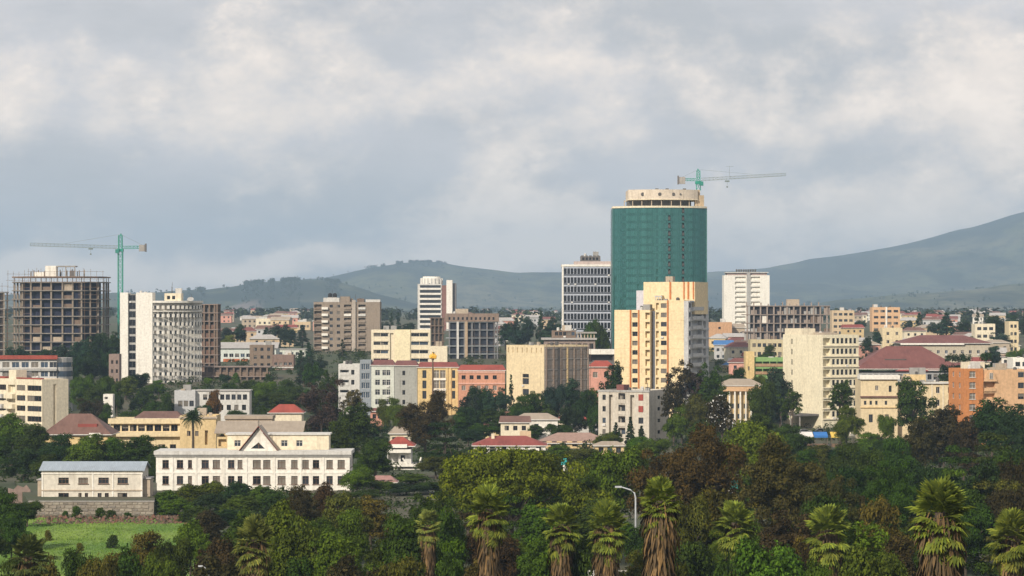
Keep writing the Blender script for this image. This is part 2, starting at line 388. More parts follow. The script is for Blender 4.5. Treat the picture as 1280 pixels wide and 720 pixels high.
# ------------------------------------------------------------------ the setting: ground, hills, field
def struct(o): o['kind'] = 'structure'; return o
def ground_mat():
    m, t, p, o = new_mat('ground_earth'); g = geo(t)
    a = t.noise(g, 0.012, 5, 0.6); b = t.noise(g, 0.15, 5, 0.65)
    col = t.mix(t.smooth(a, 0.4, 0.6), (0.034, 0.050, 0.016), (0.085, 0.07, 0.045)); col = t.mix(t.smooth(b, 0.35, 0.7, 0, 0.7), col, (0.040, 0.055, 0.018))
    t.l.new(col, p.inputs['Base Color']); p.inputs['Roughness'].default_value = 0.95; return m
gm = MB(); NX = 26
ys = [-200, 100, 300, 500, 800] + [900 + 50 * i for i in range(37)] + [2850, 3100, 3500, 4000, 5000, 6500, 9000, 14000, 19600]
for j in range(len(ys) - 1):
    for i in range(NX):
        xa, xb = -6500 + 13000 * i / NX, -6500 + 13000 * (i + 1) / NX
        gm.quad((xa, ys[j], gz(ys[j])), (xb, ys[j], gz(ys[j])), (xb, ys[j + 1], gz(ys[j + 1])), (xa, ys[j + 1], gz(ys[j + 1])))
struct(gm.obj('ground', ground_mat()))

# hills: one height field; each ridge has a crest at its own distance, its height read from the skyline
RIDGES = [  # crest distance, half depth, skyline points (px, py)
    (8400, 1800, [(-400, 372), (0, 368), (150, 366), (240, 364), (300, 357), (345, 351), (400, 349), (425, 352), (470, 366), (520, 378), (600, 386), (1700, 392)]),
    (12300, 3300, [(-400, 378), (150, 374), (260, 364), (340, 356), (400, 349), (440, 340), (480, 332), (515, 327), (548, 328), (590, 334), (650, 340), (720, 339), (800, 344), (950, 352), (1700, 366)]),
    (14100, 3900, [(-400, 382), (500, 380), (700, 360), (860, 342), (905, 339), (960, 335), (1010, 325), (1055, 320), (1090, 314), (1130, 306), (1165, 297), (1215, 284), (1280, 265), (1330, 256), (1400, 256), (1700, 275)]),
    (8100, 1950, [(-400, 392), (850, 390), (1000, 380), (1060, 372), (1140, 367), (1210, 361), (1290, 352), (1400, 346), (1700, 340)])]
rs = np.random.RandomState(3)
def wnoise(x, y, sc_, seed):
    r = np.random.RandomState(seed); v = 0
    for k in range(7):
        a = r.uniform(0, 6.28); f = sc_ * (1.0 + 0.55 * k) * 1.0; ph = r.uniform(0, 6.28)
        v = v + np.sin((x * math.cos(a) + y * math.sin(a)) * f + ph + 1.3 * np.sin((x * math.sin(a * 1.7) - y * math.cos(a * 1.3)) * f * 0.6 + ph)) / (1 + 0.5 * k)
    return v / 3.0
pxs = np.linspace(-420, 1700, 330); Ds = np.concatenate([np.linspace(5850, 15750, 130), np.linspace(15975, 18900, 14)])
PX, DD = np.meshgrid(pxs, Ds); XX = (PX - 640) * DD / FPX
H = np.full(PX.shape, -3.0)
for (dc, hd, pts) in RIDGES:
    cy = np.interp(PX, [p[0] for p in pts], [p[1] for p in pts]) + wnoise(PX, 0 * PX, 0.045, int(dc)) * 1.5
    crest = CAMZ + (HORY - cy) * dc / FPX
    dcw = dc + 390 * wnoise(XX, XX * 0, 0.0012, int(dc) + 5)
    t = np.clip((DD - dcw) / hd, -1, 1.0); shape = np.where(t < 0, 0.5 + 0.5 * np.cos(np.pi * t), 1 - 0.25 * t * t)
    gul = 1.0 - 0.24 * np.clip(wnoise(XX, DD * 0.25, 0.006, int(dc) + 9) + 0.2, 0, 1) * np.clip(-t * 3, 0, 1)
    H = np.maximum(H, np.maximum(crest, 0) * shape * gul - 3 * (1 - shape))
H = np.where(DD > 6050, np.maximum(H, 29.4), H)
H += wnoise(XX, DD, 0.004, 77) * 6 * np.clip(H / 40, 0, 1)
V = np.stack([XX, DD, H], -1).reshape(-1, 3); nr, nc = PX.shape
idx = np.arange(nr * nc).reshape(nr, nc); Q = np.stack([idx[:-1, :-1], idx[:-1, 1:], idx[1:, 1:], idx[1:, :-1]], -1).reshape(-1, 4)
def np_mesh(name, V, Q, mat, mi=None, mats=None, smooth=False):
    me = bpy.data.meshes.new(name); me.vertices.add(len(V)); me.vertices.foreach_set('co', np.ascontiguousarray(V, dtype=np.float32).ravel())
    k = Q.shape[1]; me.loops.add(Q.size); me.loops.foreach_set('vertex_index', np.ascontiguousarray(Q, dtype=np.int32).ravel())
    me.polygons.add(len(Q)); me.polygons.foreach_set('loop_start', np.arange(0, Q.size, k, dtype=np.int32))
    for m in (mats or [mat]): me.materials.append(m)
    if mi is not None: me.polygons.foreach_set('material_index', np.ascontiguousarray(mi, dtype=np.int32))
    if smooth: me.polygons.foreach_set('use_smooth', np.ones(len(Q), dtype=bool))
    me.update(calc_edges=True); return me
def hill_mat():
    m, t, p, o = new_mat('hill_cover'); g = geo(t)
    a = t.noise(t.vscale(g, 1, 0.35, 1), 0.0026, 7, 0.66); b = t.noise(t.vscale(g, 1, .4, 1), 0.016, 6, 0.72); c = t.noise(t.vscale(g, 1, 0.4, 3), 0.0012, 4, 0.6)
    col = t.mix(t.smooth(a, 0.46, 0.60), (0.016, 0.028, 0.017), (0.095, 0.105, 0.05))
    col = t.mix(t.smooth(c, 0.52, 0.66, 0, 0.75), col, (0.15, 0.14, 0.085)); col = t.mix(t.smooth(b, 0.44, 0.62, 0, 0.8), col, (0.014, 0.024, 0.016))
    s = t.node('ShaderNodeSeparateXYZ'); t.l.new(g, s.inputs[0])                     # the bare quarry on the near ridge
    qx = t.math('MULTIPLY', t.math('ADD', s.outputs[0], 690.0), 1 / 55.0); qy = t.math('MULTIPLY', t.math('SUBTRACT', s.outputs[1], 7250.0), 1 / 420.0)
    q = t.math('ADD', t.math('MULTIPLY', qx, qx), t.math('MULTIPLY', qy, qy)); q = t.math('ADD', q, t.math('MULTIPLY', t.math('SUBTRACT', b, 0.5), 1.6))
    col = t.mix(t.smooth(q, 0.35, 1.25, 0.7, 0.0), col, (0.22, 0.17, 0.15))
    t.l.new(col, p.inputs['Base Color']); p.inputs['Roughness'].default_value = 0.95; p.inputs['Specular IOR Level'].default_value = 0.1; return m
struct(link('hills', np_mesh('hills', V, Q, hill_mat(), smooth=True)))
def hill_z(px, D):
    j = int(np.clip(np.searchsorted(Ds, D), 0, nr - 1)); i = int(np.clip(np.searchsorted(pxs, px), 0, nc - 1)); return float(H[j, i])

# the park field in front of the terrace, the terrace itself, a street by the market
def grass_mat():
    m, t, p, o = new_mat('mown_grass'); g = geo(t)
    a = t.noise(t.vscale(g, 1, 0.4, 1), 0.09, 5, 0.6); b = t.noise(g, 0.8, 4, 0.6)
    col = t.mix(t.smooth(a, 0.35, 0.65), (0.095, 0.19, 0.018), (0.19, 0.28, 0.045)); col = t.mix(t.smooth(b, 0.4, 0.75, 0, 0.5), col, (0.06, 0.10, 0.02)); wear = t.noise(t.vscale(g, .6, .3, 1), 0.07, 6, 0.7); col = t.mix(t.smooth(wear, 0.54, 0.72, 0, 0.6), col, (0.16, 0.14, 0.055))
    t.l.new(col, p.inputs['Base Color']); p.inputs['Roughness'].default_value = 0.9; return m
field = MB(); fp = [(-150, 380), (-20, 380), (120, 385), (262, 400), (268, 490), (240, 523), (60, 523), (-150, 523)]
field.poly([(X(p, D), D, 0.012) for p, D in fp]); GRASS = grass_mat(); struct(field.obj('field', GRASS))
# standing grass on the field: short blades, uneven
r_ = np.random.RandomState(8); n = 60000
gx = r_.uniform(X(-100, 425), X(262, 490), n); gd = r_.uniform(385, 521, n)
keep = ((gx * FPX / gd + 640) < 248) ; gx, gd = gx[keep], gd[keep]; n = len(gx)
ang = r_.uniform(0, 6.28, n); hh = r_.uniform(0.05, 0.20, n) * (1 + 1.2 * (wnoise(gx, gd, 0.16, 21) > 0.5)); ww = r_.uniform(0.05, 0.14, n)
c_, s_ = np.cos(ang) * ww, np.sin(ang) * ww
Vg = np.stack([np.stack([gx - c_, gd - s_, 0 * gx], -1), np.stack([gx + c_, gd + s_, 0 * gx], -1), np.stack([gx + r_.uniform(-.15, .15, n), gd, hh], -1)], 1).reshape(-1, 3)
gr = link('grass', np_mesh('grass', Vg, np.arange(n * 3).reshape(-1, 3), GRASS)); gr['kind'] = 'stuff'
tag(gr, 'short green grass on the park field below the stone wall', 'grass')

STONE = plaster('rubble_stone', (0.27, 0.235, 0.19), 0.6, fine=0.9)
tw = link('retaining_wall', None, None, (X(36, 528), 528, 0)); tag(tw, 'long stone retaining wall under the small white two storey house', 'wall')
L_ = X(192, 528) - X(36, 528)
MB().box(0, L_, 0.12, 0.75, 0, 2.45).obj('wall_core', STONE, tw)
cb = MB().box(-0.1, L_ + 0.1, 0.0, 0.9, 2.455, 2.62).obj('coping', CONC, tw)
STC = [plaster('stone_a', (0.30, 0.26, 0.21), 0.5), plaster('stone_b', (0.22, 0.195, 0.165), 0.5), plaster('stone_c', (0.36, 0.32, 0.26), 0.4)]
SM = []
for k in range(9):                                              # stones of the wall face
    b = MB(); wd, h = (1.0, 1.35, 0.8)[k % 3], 0.55; j = lambda: rng.uniform(-0.08, 0.08)
    f = [(0.05 + j(), 0, 0.05 + j()), (wd - 0.05 + j(), 0, 0.05 + j()), (wd - 0.05 + j(), 0, h - 0.05 + j()), (0.05 + j(), 0, h - 0.05 + j())]
    g_ = [(p[0] + (0.07 if p[0] < wd / 2 else -0.07), -0.12 + rng.uniform(-0.05, 0.03), p[2] + (0.06 if p[2] < h / 2 else -0.06)) for p in f]
    b.quad(*g_); [b.quad(f[i], f[(i + 1) % 4], g_[(i + 1) % 4], g_[i]) for i in range(4)]
    SM.append(b.mesh('stone', [STC[k // 3]]))
for r in range(4):
    x = 0.0
    while x < L_ - 0.8:
        k = rng.randrange(9); wd = (1.0, 1.35, 0.8)[k % 3]
        if x + wd > L_: break
        link('stone', SM[k], tw, (x, 0.125, 0.08 + r * 0.585)); x += wd
ter = MB().prism([(X(36, 528), 528.9), (X(192, 528), 528.9), (X(196, 590), 590), (X(20, 590), 590)], -0.5, 2.2); struct(ter.obj('terrace', ground_mat()))
rub = MB(); r2 = random.Random(4)
for k in range(900):                                            # spoil heaps along the wall foot
    px = r2.gauss(*r2.choice([(80, 18), (130, 20), (185, 22), (215, 16)])); D = r2.uniform(506, 524); s = r2.uniform(0.12, 0.45) * (1.5 if r2.random() < .1 else 1); x = X(px, D)
    a = r2.uniform(0, 6); zb = r2.uniform(0, 0.7) * max(0, 1 - abs(D - 516) / 9)
    c, q = math.cos(a) * s, math.sin(a) * s
    rub.v += [(x - c, D - q, zb - .1), (x + q, D - c, zb - .1), (x + c, D + q, zb - .1), (x - q, D + c, zb - .1), (x, D, zb + s * 0.8)]
    i = len(rub.v) - 5
    for e in range(4): rub.f.append((i + e, i + (e + 1) % 4, i + 4)); rub.mi.append(k % 3)
ro = rub.obj('rubble', [plaster('red_earth', (0.15, 0.075, 0.05), 0.4), plaster('red_earth_pale', (0.17, 0.11, 0.08), 0.4), plaster('earth_dark', (0.08, 0.06, 0.04), 0.4)])
ro['kind'] = 'stuff'; tag(ro, 'heaps of reddish earth and rubble along the foot of the stone wall', 'rubble')
ASPH = plaster('asphalt', (0.06, 0.058, 0.056), 0.3)
st = MB(); st.quad((X(930, 800), 792, 0.012), (X(1240, 800), 792, 0.012), (X(1240, 800), 806, 0.012), (X(930, 800), 806, 0.012)); struct(st.obj('street', ASPH))
kb = MB().box(X(930, 790), X(1240, 790), 790.4, 791.9, 0, 0.13); struct(kb.obj('pavement', CONC))

# ------------------------------------------------------------------ buildings
WHITE = plaster('white_plaster', (0.80, 0.765, 0.69), 0.34); WHITE2 = plaster('white_grey', (0.60, 0.585, 0.55), 0.42)
CREAM = plaster('cream_plaster', (0.71, 0.585, 0.375), 0.38); CREAM2 = plaster('cream_pale', (0.75, 0.665, 0.50), 0.38)
BEIGE = plaster('beige', (0.60, 0.46, 0.30), 0.32); OCHRE = plaster('ochre', (0.66, 0.50, 0.27), 0.4)
TAN = plaster('tan', (0.46, 0.38, 0.29), 0.45); BROWN = plaster('brown_brick', (0.20, 0.145, 0.11), 0.5)
GREYP = plaster('grey_plaster', (0.40, 0.39, 0.37), 0.45); PALEG = plaster('pale_grey_green', (0.60, 0.62, 0.55), 0.35)
YEL = plaster('yellow_plaster', (0.68, 0.51, 0.25), 0.4); CORAL = plaster('coral', (0.60, 0.30, 0.20), 0.45)
ORNG = plaster('orange_plaster', (0.56, 0.23, 0.085), 0.4); ORNP = plaster('apricot', (0.66, 0.42, 0.24), 0.36)
ORSTR = plain('orange_strip', (0.50, 0.16, 0.04), 0.7); LGREY = plaster('light_grey', (0.50, 0.50, 0.50), 0.4)
GREENW = plaster('green_wall', (0.23, 0.38, 0.14), 0.35); PINKG = plaster('dusty_pink', (0.27, 0.20, 0.17), 0.55)
RED = metal_roof('red_roof', (0.24, 0.052, 0.04), .65); REDB = metal_roof('red_roof_bright', (0.31, 0.056, 0.035), .6); REDD = metal_roof('red_roof_dull', (0.17, 0.06, 0.05), .6)
BRR = metal_roof('brown_roof', (0.16, 0.085, 0.065), .7); TIN = metal_roof('tin_roof', (0.40, 0.38, 0.36)); TINB = metal_roof('blue_grey_roof', (0.30, 0.35, 0.40)); TANR = metal_roof('tan_roof', (0.34, 0.28, 0.215))
BLU = metal_roof('blue_roof', (0.05, 0.16, 0.38))
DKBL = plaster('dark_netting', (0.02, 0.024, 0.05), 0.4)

# --- white school with the gable
b = Bld('school_building', 'long white two storey school building with a triangular gable and flat grey eaves', 195, 600)
m = b.m; W = 242 * m; ze = b.z(570)
UP = [(8, 16), (26, 34), (40, 45), (57, 66), (71, 80), (90, 98), (102, 108), (121, 131), (134, 143), (152, 162), (169, 177), (183, 191), (196, 204), (213, 221), (227, 236)]
F = [];
for (v0, v1) in ((b.z(585.5), b.z(575)), (b.z(605.5), b.z(595))):
    for (a, c) in UP: F.append(Op(a * m, c * m, v0, v1, style='b2ts', depth=0.30, glass=rng.choice([0, 0, 1, 2, 2])))
F += [Op(a * m, c * m, b.z(620), b.z(612.5), style='b2', depth=.3) for (a, c) in UP[::2]]
b.block(0, W, 0, 11, 0, ze, WHITE, F=F, L=grid(1, 10, 3, 1.3, b.z(605), b.z(585.5) - b.z(605.5), 2, 1.7, style='b2ts'), R=grid(1, 10, 3, 1.3, b.z(605), 3.3, 2, 1.7, style='b2ts'), parapet=0, roofed=False)
for px in (19.5, 49, 84, 112, 147, 180, 208): b.box('pilaster', px * m, (px + 2.2) * m, -0.12, -0.003, 0, ze - 0.15, WHITE)
b.box('eave_beam', -0.25, W + 0.25, -0.35, 0.3, ze - 0.1, ze + 0.28, GREYP)
b.box('roof', -0.4, W + 0.4, -0.6, 11.4, ze + 0.285, ze + 1.05, WHITE2)
b.box('string_course', 0, W, -0.09, -0.004, b.z(592), b.z(590), WHITE)
# set-back upper storey and the gable
zu = b.z(545)
b.block(86 * m, 214 * m, 5.2, 11, ze + 1.06, zu, CREAM2, F=[Op(x * m - 86 * m, (x + 8) * m - 86 * m, ze + 1.75, ze + 3.05, style='w2t', depth=0.25, glass=1) for x in (95, 154, 173)], parapet=0, roof=WHITE2)
g = MB(); xa, xb, xc, za, zt = 105 * m, 151 * m, 128 * m, ze + 1.06, b.z(535)
TX0, TX1, TZ0, TZ1 = 118 * m, 136 * m, ze + 1.5, b.z(553)
g.poly([(xa, 0.4, za), (TX0, 0.4, TZ0), (xc, 0.4, TZ1), (xc, 0.4, zt)]); g.poly([(xb, 0.4, za), (xc, 0.4, zt), (xc, 0.4, TZ1), (TX1, 0.4, TZ0)]); g.quad((xa, 0.4, za), (xb, 0.4, za), (TX1, 0.4, TZ0), (TX0, 0.4, TZ0))
for p, q in (((TX0, TZ0), (TX1, TZ0)), ((TX1, TZ0), (xc, TZ1)), ((xc, TZ1), (TX0, TZ0))): g.quad((p[0], .4, p[1]), (q[0], .4, q[1]), (q[0], .7, q[1]), (p[0], .7, p[1]))
b.part('gable_wall', g, WHITE)
t3 = MB(); t3.poly([(TX0, 0.66, TZ0), (TX1, 0.66, TZ0), (xc, 0.66, TZ1)], 0); t3.box(xc - .07, xc + .07, 0.55, 0.65, TZ0, TZ1 - 0.15, 1); t3.box(TX0 + .6, TX1 - .6, 0.56, 0.652, TZ0 + .85, TZ0 + .97, 1)
b.part('gable_window', t3, [GL[1], FRB])
gr_ = MB()
for xe in (xa - 0.2, xb + 0.2):
    k = -0.0; A, Bq = (xe, -0.25, za - 0.0), (xc, -0.25, zt + 0.28); A2, B2 = (xe, 7.5, za), (xc, 7.5, zt + 0.28)
    gr_.quad(A, A2, B2, Bq); gr_.quad((A[0], A[1], A[2] + .14), (A2[0], A2[1], A2[2] + .14), (B2[0], B2[1], B2[2] + .14), (Bq[0], Bq[1], Bq[2] + .14))
b.part('gable_roof', gr_, TANR)
for xe in (xa - 0.2, xb + 0.2):
    e = MB(); n_ = len(e.v); q4 = [(xe, za + .02), (xc, zt + .30), (xc, zt + .46), (xe, za + .2)]
    e.quad(*[(p[0], -.40, p[1]) for p in q4]); e.quad(*[(p[0], -.27, p[1]) for p in q4])
    for p, r_q in zip(q4, q4[1:] + q4[:1]): e.quad((p[0], -.40, p[1]), (r_q[0], -.40, r_q[1]), (r_q[0], -.27, r_q[1]), (p[0], -.27, p[1]))
    b.part('barge_board', e, plain('barge_red', (0.20, 0.05, 0.04), 0.6))
b.antenna(xc, 1.0, zt + .2, 1.6)

# --- small white house on the terrace
b = Bld('terrace_house', 'small white two storey house with low blue grey metal roof above the stone wall', 52, 546, z=2.2)
m = b.m; W = 126 * m; zr = b.z(588)
F = [Op(a * m, c * m, b.z(604.5), b.z(597), style='b3ts', depth=.25, glass=g_) for (a, c), g_ in zip(((21, 34), (46, 58), (71, 84), (95, 108)), (0, 2, 1, 1))]
F += [Op(a * m, c * m, b.z(622), b.z(616.2), style='b2', depth=.25) for a, c in ((21, 34), (46, 50), (54, 58), (70, 75), (79, 84), (95, 107))]
b.block(0, W, 0, 9, 0, zr, CREAM2 if False else plaster('house_white', (0.66, 0.61, 0.52), 0.35), F=F, R=grid(1, 8, 2, 1.2, b.z(604), 0, 1, 1.2, style='b2'), parapet=0, roofed=False)
b.box('string_course', -0.1, W + 0.1, -0.16, -0.004, b.z(613.6), b.z(612.2), TAN); b.box('cornice', -0.1, W + 0.1, -0.14, -0.004, b.z(592.5), b.z(591.2), WHITE)
for px in (0, 63, 88, 124): b.box('pilaster', px * m, (px + 2) * m, -0.1, -0.003, 0.02, zr - 0.4, WHITE)
b.gable(0, W, 0, 9, zr + .05, 1.3, TINB, plaster('house_white', (0, 0, 0)), 0.45)
b.box('side_wall', -1.0, -0.01, 1.5, 7, 0, b.z(601), TAN); b.box('side_roof', -1.2, 0.0, 1.3, 7.2, b.z(601) + .003, b.z(601) + .2, TIN)
b.box('annex_wall', W + 0.01, W + 1.3, 1.2, 6, 0, b.z(599), TAN); b.box('annex_roof', W + 0.005, W + 1.5, 0.9, 6.2, b.z(599) + .003, b.z(599) + .2, TIN)

b = Bld('ruined_shed', 'small roofless pinkish wall of a ruined shed left of the terrace house', 10, 560)
w0 = MB(); pts = [(0, 0), (28 * b.m, 0), (28 * b.m, 2.6), (23 * b.m, 3.6), (19 * b.m, 3.1), (12 * b.m, 3.5), (7 * b.m, 2.7), (0, 3.0)]
n0 = len(w0.v); w0.poly([(x, 0, z) for x, z in pts]); w0.poly([(x, .4, z) for x, z in reversed(pts)])
for i in range(len(pts)): p, q = pts[i], pts[(i + 1) % len(pts)]; w0.quad((p[0], 0, p[1]), (p[0], .4, p[1]), (q[0], .4, q[1]), (q[0], 0, q[1]))
b.part('broken_wall', w0, PINKG); b.box('side_wall', 0, .4, .403, 4, 0, 2.5, PINKG)

# --- yellow low wing, ochre block, flat tan roofs behind the school
b = Bld('yellow_wing', 'low yellow two storey wing with a brown roof and long window band', 138, 750)
m = b.m; W = 87 * m; z1 = b.z(523)
b.block(0, W, 0, 10, 0, z1, CREAM, F=grid(0.6, W - .4, 8, 1.75, b.z(539), 0, 1, 1.7, style='b2', depth=.5) + grid(.6, W - .4, 6, 1.6, .9, 0, 1, 1.6, style='b2'), R=grid(1, 9, 3, 1.4, b.z(539), 0, 1, 1.6, style='b2'), parapet=0, roofed=False)
b.box('eave_band', -0.5, W + .3, -0.9, -0.003, b.z(529.5), b.z(523), CREAM); b.box('balcony_band', -.3, W + .2, -1.3, -0.003, b.z(545.5), b.z(540), CREAM)
b.hip(6.5, W + .2, 0, 10, z1, 1.7, BRR, .5, inset=2.0)
b = Bld('brown_roof_house', 'low house with a patchy reddish brown hip roof and a bright red dormer', 56, 715)
m = b.m; W = 80 * m; b.block(0, W, 0, 13, 0, b.z(545), YEL, F=grid(.5, W, 6, 1.2, 2.2, 0, 1, 1.3, style='b2'), parapet=0, roofed=False)
b.hip(0, W, 0, 13, b.z(543), 4.9, BRR, .8, inset=6)
b.box('dormer', 40 * m, 64 * m, 1.8, 5, b.z(536), b.z(530.3), RED); b.box('white_box', 56 * m, 70 * m, -.9, -.5, b.z(547), b.z(541), WHITE)
b = Bld('ochre_block', 'plain ochre walled two storey block behind the feathery palm', 225, 740)
m = b.m; W = 45 * m; b.block(0, W, 0, 12, 0, b.z(522), OCHRE, F=[Op(31 * m, 35 * m, b.z(556), b.z(538), kind='void')] + grid(6 * m, 26 * m, 2, .9, b.z(545), 0, 1, 1.3, style='b2'), L=grid(1, 11, 3, 1.2, b.z(545), 0, 1, 1.3), parapet=.5)
b.box('eave', -.3, W + .3, -.4, -.003, b.z(523.2), b.z(520.5), TAN)
b = Bld('tan_roof_hall', 'wide low hall with faded tan metal roofs just behind the school gable', 271, 690)
m = b.m; W = 105 * m; b.block(0, W, 0, 16, 0, b.z(546), OCHRE, F=[Op(2 * m, 12 * m, b.z(558), b.z(549), kind='void')] + grid(15 * m, W, 6, 1.3, 1.0, 3, 1, 1.5, style='b2'), parapet=0, roofed=False)
b.gable(0, W, 0, 16, b.z(541), 2.4, TANR, OCHRE, .6)
b.box('raised_wall', 2 * m, 62 * m, 16.5, 24, 0, b.z(527), TAN); b.box('raised_roof', 1 * m, 63 * m, 16, 24.5, b.z(527) + .003, b.z(523), TANR)
b = Bld('red_roof_cottage', 'cottage with a bright red hip roof beside the dark grey leafless tree', 337, 820)
m = b.m; W = 40 * m; b.block(0, W, 0, 8, 0, b.z(517), CREAM2, F=grid(.5, W, 3, 1.2, 3.6, 0, 1, 1.3), parapet=0, roofed=False); b.hip(0, W, 0, 8, b.z(516), 2.3, REDB, .6, inset=3)

# --- left edge
b = Bld('cream_flats', 'cream four storey apartment block with stacked balconies and red roof edge', -8, 850, -46)
m = b.m; W = b.w(73); Dp = b.d(28); z1 = b.z(474.5); f = 12.6 * m
F = [];  u = lambda px: (px + 8) * m / math.cos(b.rz)
for k in range(4):
    zb = z1 - 1.0 - (k + 1) * f + f * 0.35
    F += [Op(u(0.5), u(11), zb, zb + 1.6, style='b3', glass=0), Op(u(27), u(40), zb, zb + 1.6, style='b3'), Op(u(43), u(64), zb, zb + 1.6, style='b4'), Op(u(14), u(25), zb - .6, zb + 1.6, kind='void', depth=1.0)]
R = [Op(Dp * .42, Dp * .53, .8, z1 - 1.0, kind='void', depth=.6)]
b.block(0, W, 0, Dp, 0, z1, CREAM2, F=F, R=R, parapet=.5, roof=RED)
for k in range(5):
    zb = z1 - (k + 1) * f + 0.1
    if k: b.balcony(u(13), u(25.5), 0, zb + f * .2 + .1, CREAM2, 1.3, 1.15); b.balcony(u(-6), u(9), 0, zb + f * .2 + .1, WHITE2, 1.2, 1.1)
b.box('roof_edge', u(27), u(64), -.15, .9, z1 + .503, z1 + .85, REDB); b.box('stair_head', u(14), u(25), .3, 4, z1 + .05, z1 + 3.0, CREAM2); b.box('roof_edge', -.2, u(10), -.1, 2.5, z1 + .503, z1 + 1.0, REDB)
b = Bld('glazed_hall', 'building with a flat red roof and blue white window bands behind the cream flats', -12, 960)
m = b.m; W = 82 * m; z1 = b.z(449)
F = [Op((x + 12) * m, (x + 9 + 12) * m, b.z(y1), b.z(y0), style='w2', glass=g_) for y0, y1 in ((452.5, 459.5), (464, 471)) for x, g_ in ((-9, 2), (3, 2), (15, 3), (27, 3), (39, 2), (51, 3), (62, 1))]
b.block(0, W, 0, 18, 0, z1, WHITE2, F=F, parapet=0, roof=RED); b.box('roof_fascia', -.6, W + .6, -1.0, -.36, z1 + .0, z1 + 1.3, REDB)
for y0, y1 in ((460.5, 463.5), (472, 474)): b.box('floor_band', -.3, W + .3, -.7, -.003, b.z(y1), b.z(y0), GREYP)
b.hip(0, W - 4, 0, 18, z1 + .34, .8, RED, 0.3, inset=2)
rd = MB(); C = (W + .05, 6.5)
for k in range(3): pass
ar = [(C[0] + 4.4 * math.sin(a), C[1] - 6.0 * math.cos(a)) for a in [math.pi * i / 12 for i in range(13)]]
for i, (zz0, zz1, mt) in enumerate(((0, b.z(471), GREYP), (b.z(471), b.z(464), GL[3]), (b.z(464), b.z(459), GREYP), (b.z(459), b.z(453), GL[3]), (b.z(453), b.z(447.5), GREYP))):
    b.part('bow_band' if mt is GREYP else 'bow_window', MB().prism(ar, zz0 + .002, zz1 - .002), mt)
b = Bld('rose_shack', 'narrow faded rose brick house left of the white round tower', 136, 1020)
b.block(0, 13 * b.m, 0, 6, 0, b.z(444), PINKG, F=grid(.4, 13 * b.m, 2, .8, 3, 3.2, 4, 1.3, style='b2'), parapet=.4)
b = Bld('white_kiosk', 'tiny white flat roofed hut among the trees below the white tower', 129, 900)
b.block(0, 12 * b.m, 0, 4, 0, b.z(494), WHITE, F=[Op(.4, 1.4, b.z(499), b.z(496), style='d2')], R=[Op(1, 2, b.z(500), b.z(496), style='d2')], parapet=.3)

# --- white office tower with curved flank
b = Bld('white_round_tower', 'white eleven storey office tower with blank slab and curved window flank', 150, 1100)
m = b.m; f = 10.45 * m; zt = b.z(367); DP = 9.0
b.block(0, 10 * m, 0, DP, 0, zt, CREAM2 if False else WHITE, parapet=.4)
b.block(20 * m, 40.5 * m, 0, DP, 0, zt, WHITE, parapet=.4)
ops = [Op(.25, 10 * m - .25, zt - (k + 1) * f + .45, zt - k * f - .35, style='d2', depth=.25, glass=0) for k in range(12)]
b.block(10 * m + .004, 20 * m - .004, .9, DP - .3, 0, zt - .3, GREYP, F=ops, parapet=.2)
R_ = 17.6; cx, cy = 40.5 * m + .01, R_ + .6; A1 = math.radians(78); zc = b.z(378.5)
fr = lambda u, d: ((cx + (R_ - d) * math.sin(u / R_), cy - (R_ - d) * math.cos(u / R_)), u / R_)
nb = 12; ops = []
for k in range(12):
    for i in range(nb):
        c = R_ * A1 * (i + .5) / nb; zb = zc - .5 - (k + 1) * f + f * .42; ops.append(Op(c - .46, c + .46, zb, zb + 1.3, style='d1', depth=.3, glass=rng.choice([0, 0, 0, 1, 2])))
mb = MB(); facade(mb, lambda u, v, d: fr(u, d)[0] + (v,), R_ * A1, 0, zc, ops); b.windows(ops, fr, WHITE)
e0, e1 = fr(R_ * A1, 0)[0], (40.5 * m + .01, e_y := DP + 6)
mb.quad(e0 + (0,), (e0[0], e_y, 0), (e0[0], e_y, zc), e0 + (zc,)); mb.quad((e0[0], e_y, 0), e1 + (0,), e1 + (zc,), (e0[0], e_y, zc))
b.part('curved_wall', mb, WHITE)
def arc_prism(r, zz0, zz1, mat, name): pts = [(cx + r * math.sin(A1 * i / 14), cy - r * math.cos(A1 * i / 14)) for i in range(15)]; b.part(name, MB().prism(pts + [(pts[-1][0], e_y + (r - R_)), (cx, e_y + (r - R_))], zz0, zz1), mat)
arc_prism(R_ + .55, zc + .003, zc + .8, WHITE, 'roof_edge'); arc_prism(R_ + .3, zc - f - .2, zc - f + .15, WHITE, 'cornice')
for i in range(nb + 1):                                          # thin vertical fins between the windows
    (x, y), a = fr(R_ * A1 * i / nb, 0); b.part('fin', MB().box(-.08, .08, -.07, -.003, 2, zc - f - .21), WHITE, (x, y, 0), a)
b.block(54 * m, 75 * m, 4, 11, zc + .81, b.z(367.5), CREAM2, F=grid(.6, 4.5, 2, 1.2, zc + 1.3, 0, 1, 1.4, style='d1', glass=0), parapet=.3)
b.antenna(63 * m, 6, b.z(367), 4.5); b.antenna(87 * m, 7, zc + .8, 2.5)
dsh = MB(); dsh.tube([(0, 0, 0), (0, -.1, .15), (0, -.3, .4)], [.1, .6, 1.3], 12); b.part('dish_antenna', dsh, GREYP, (86 * m, 6, zc + 1.0))
b = Bld('podium_block', 'low grey annex with small windows in front of the white round tower', 218, 905)
m = b.m; b.block(0, 26 * m, 0, 9, 0, b.z(490), LGREY, F=grid(1, 25 * m, 3, 1.4, b.z(508), 0, 1, 1.8, style='d2'), parapet=.5)
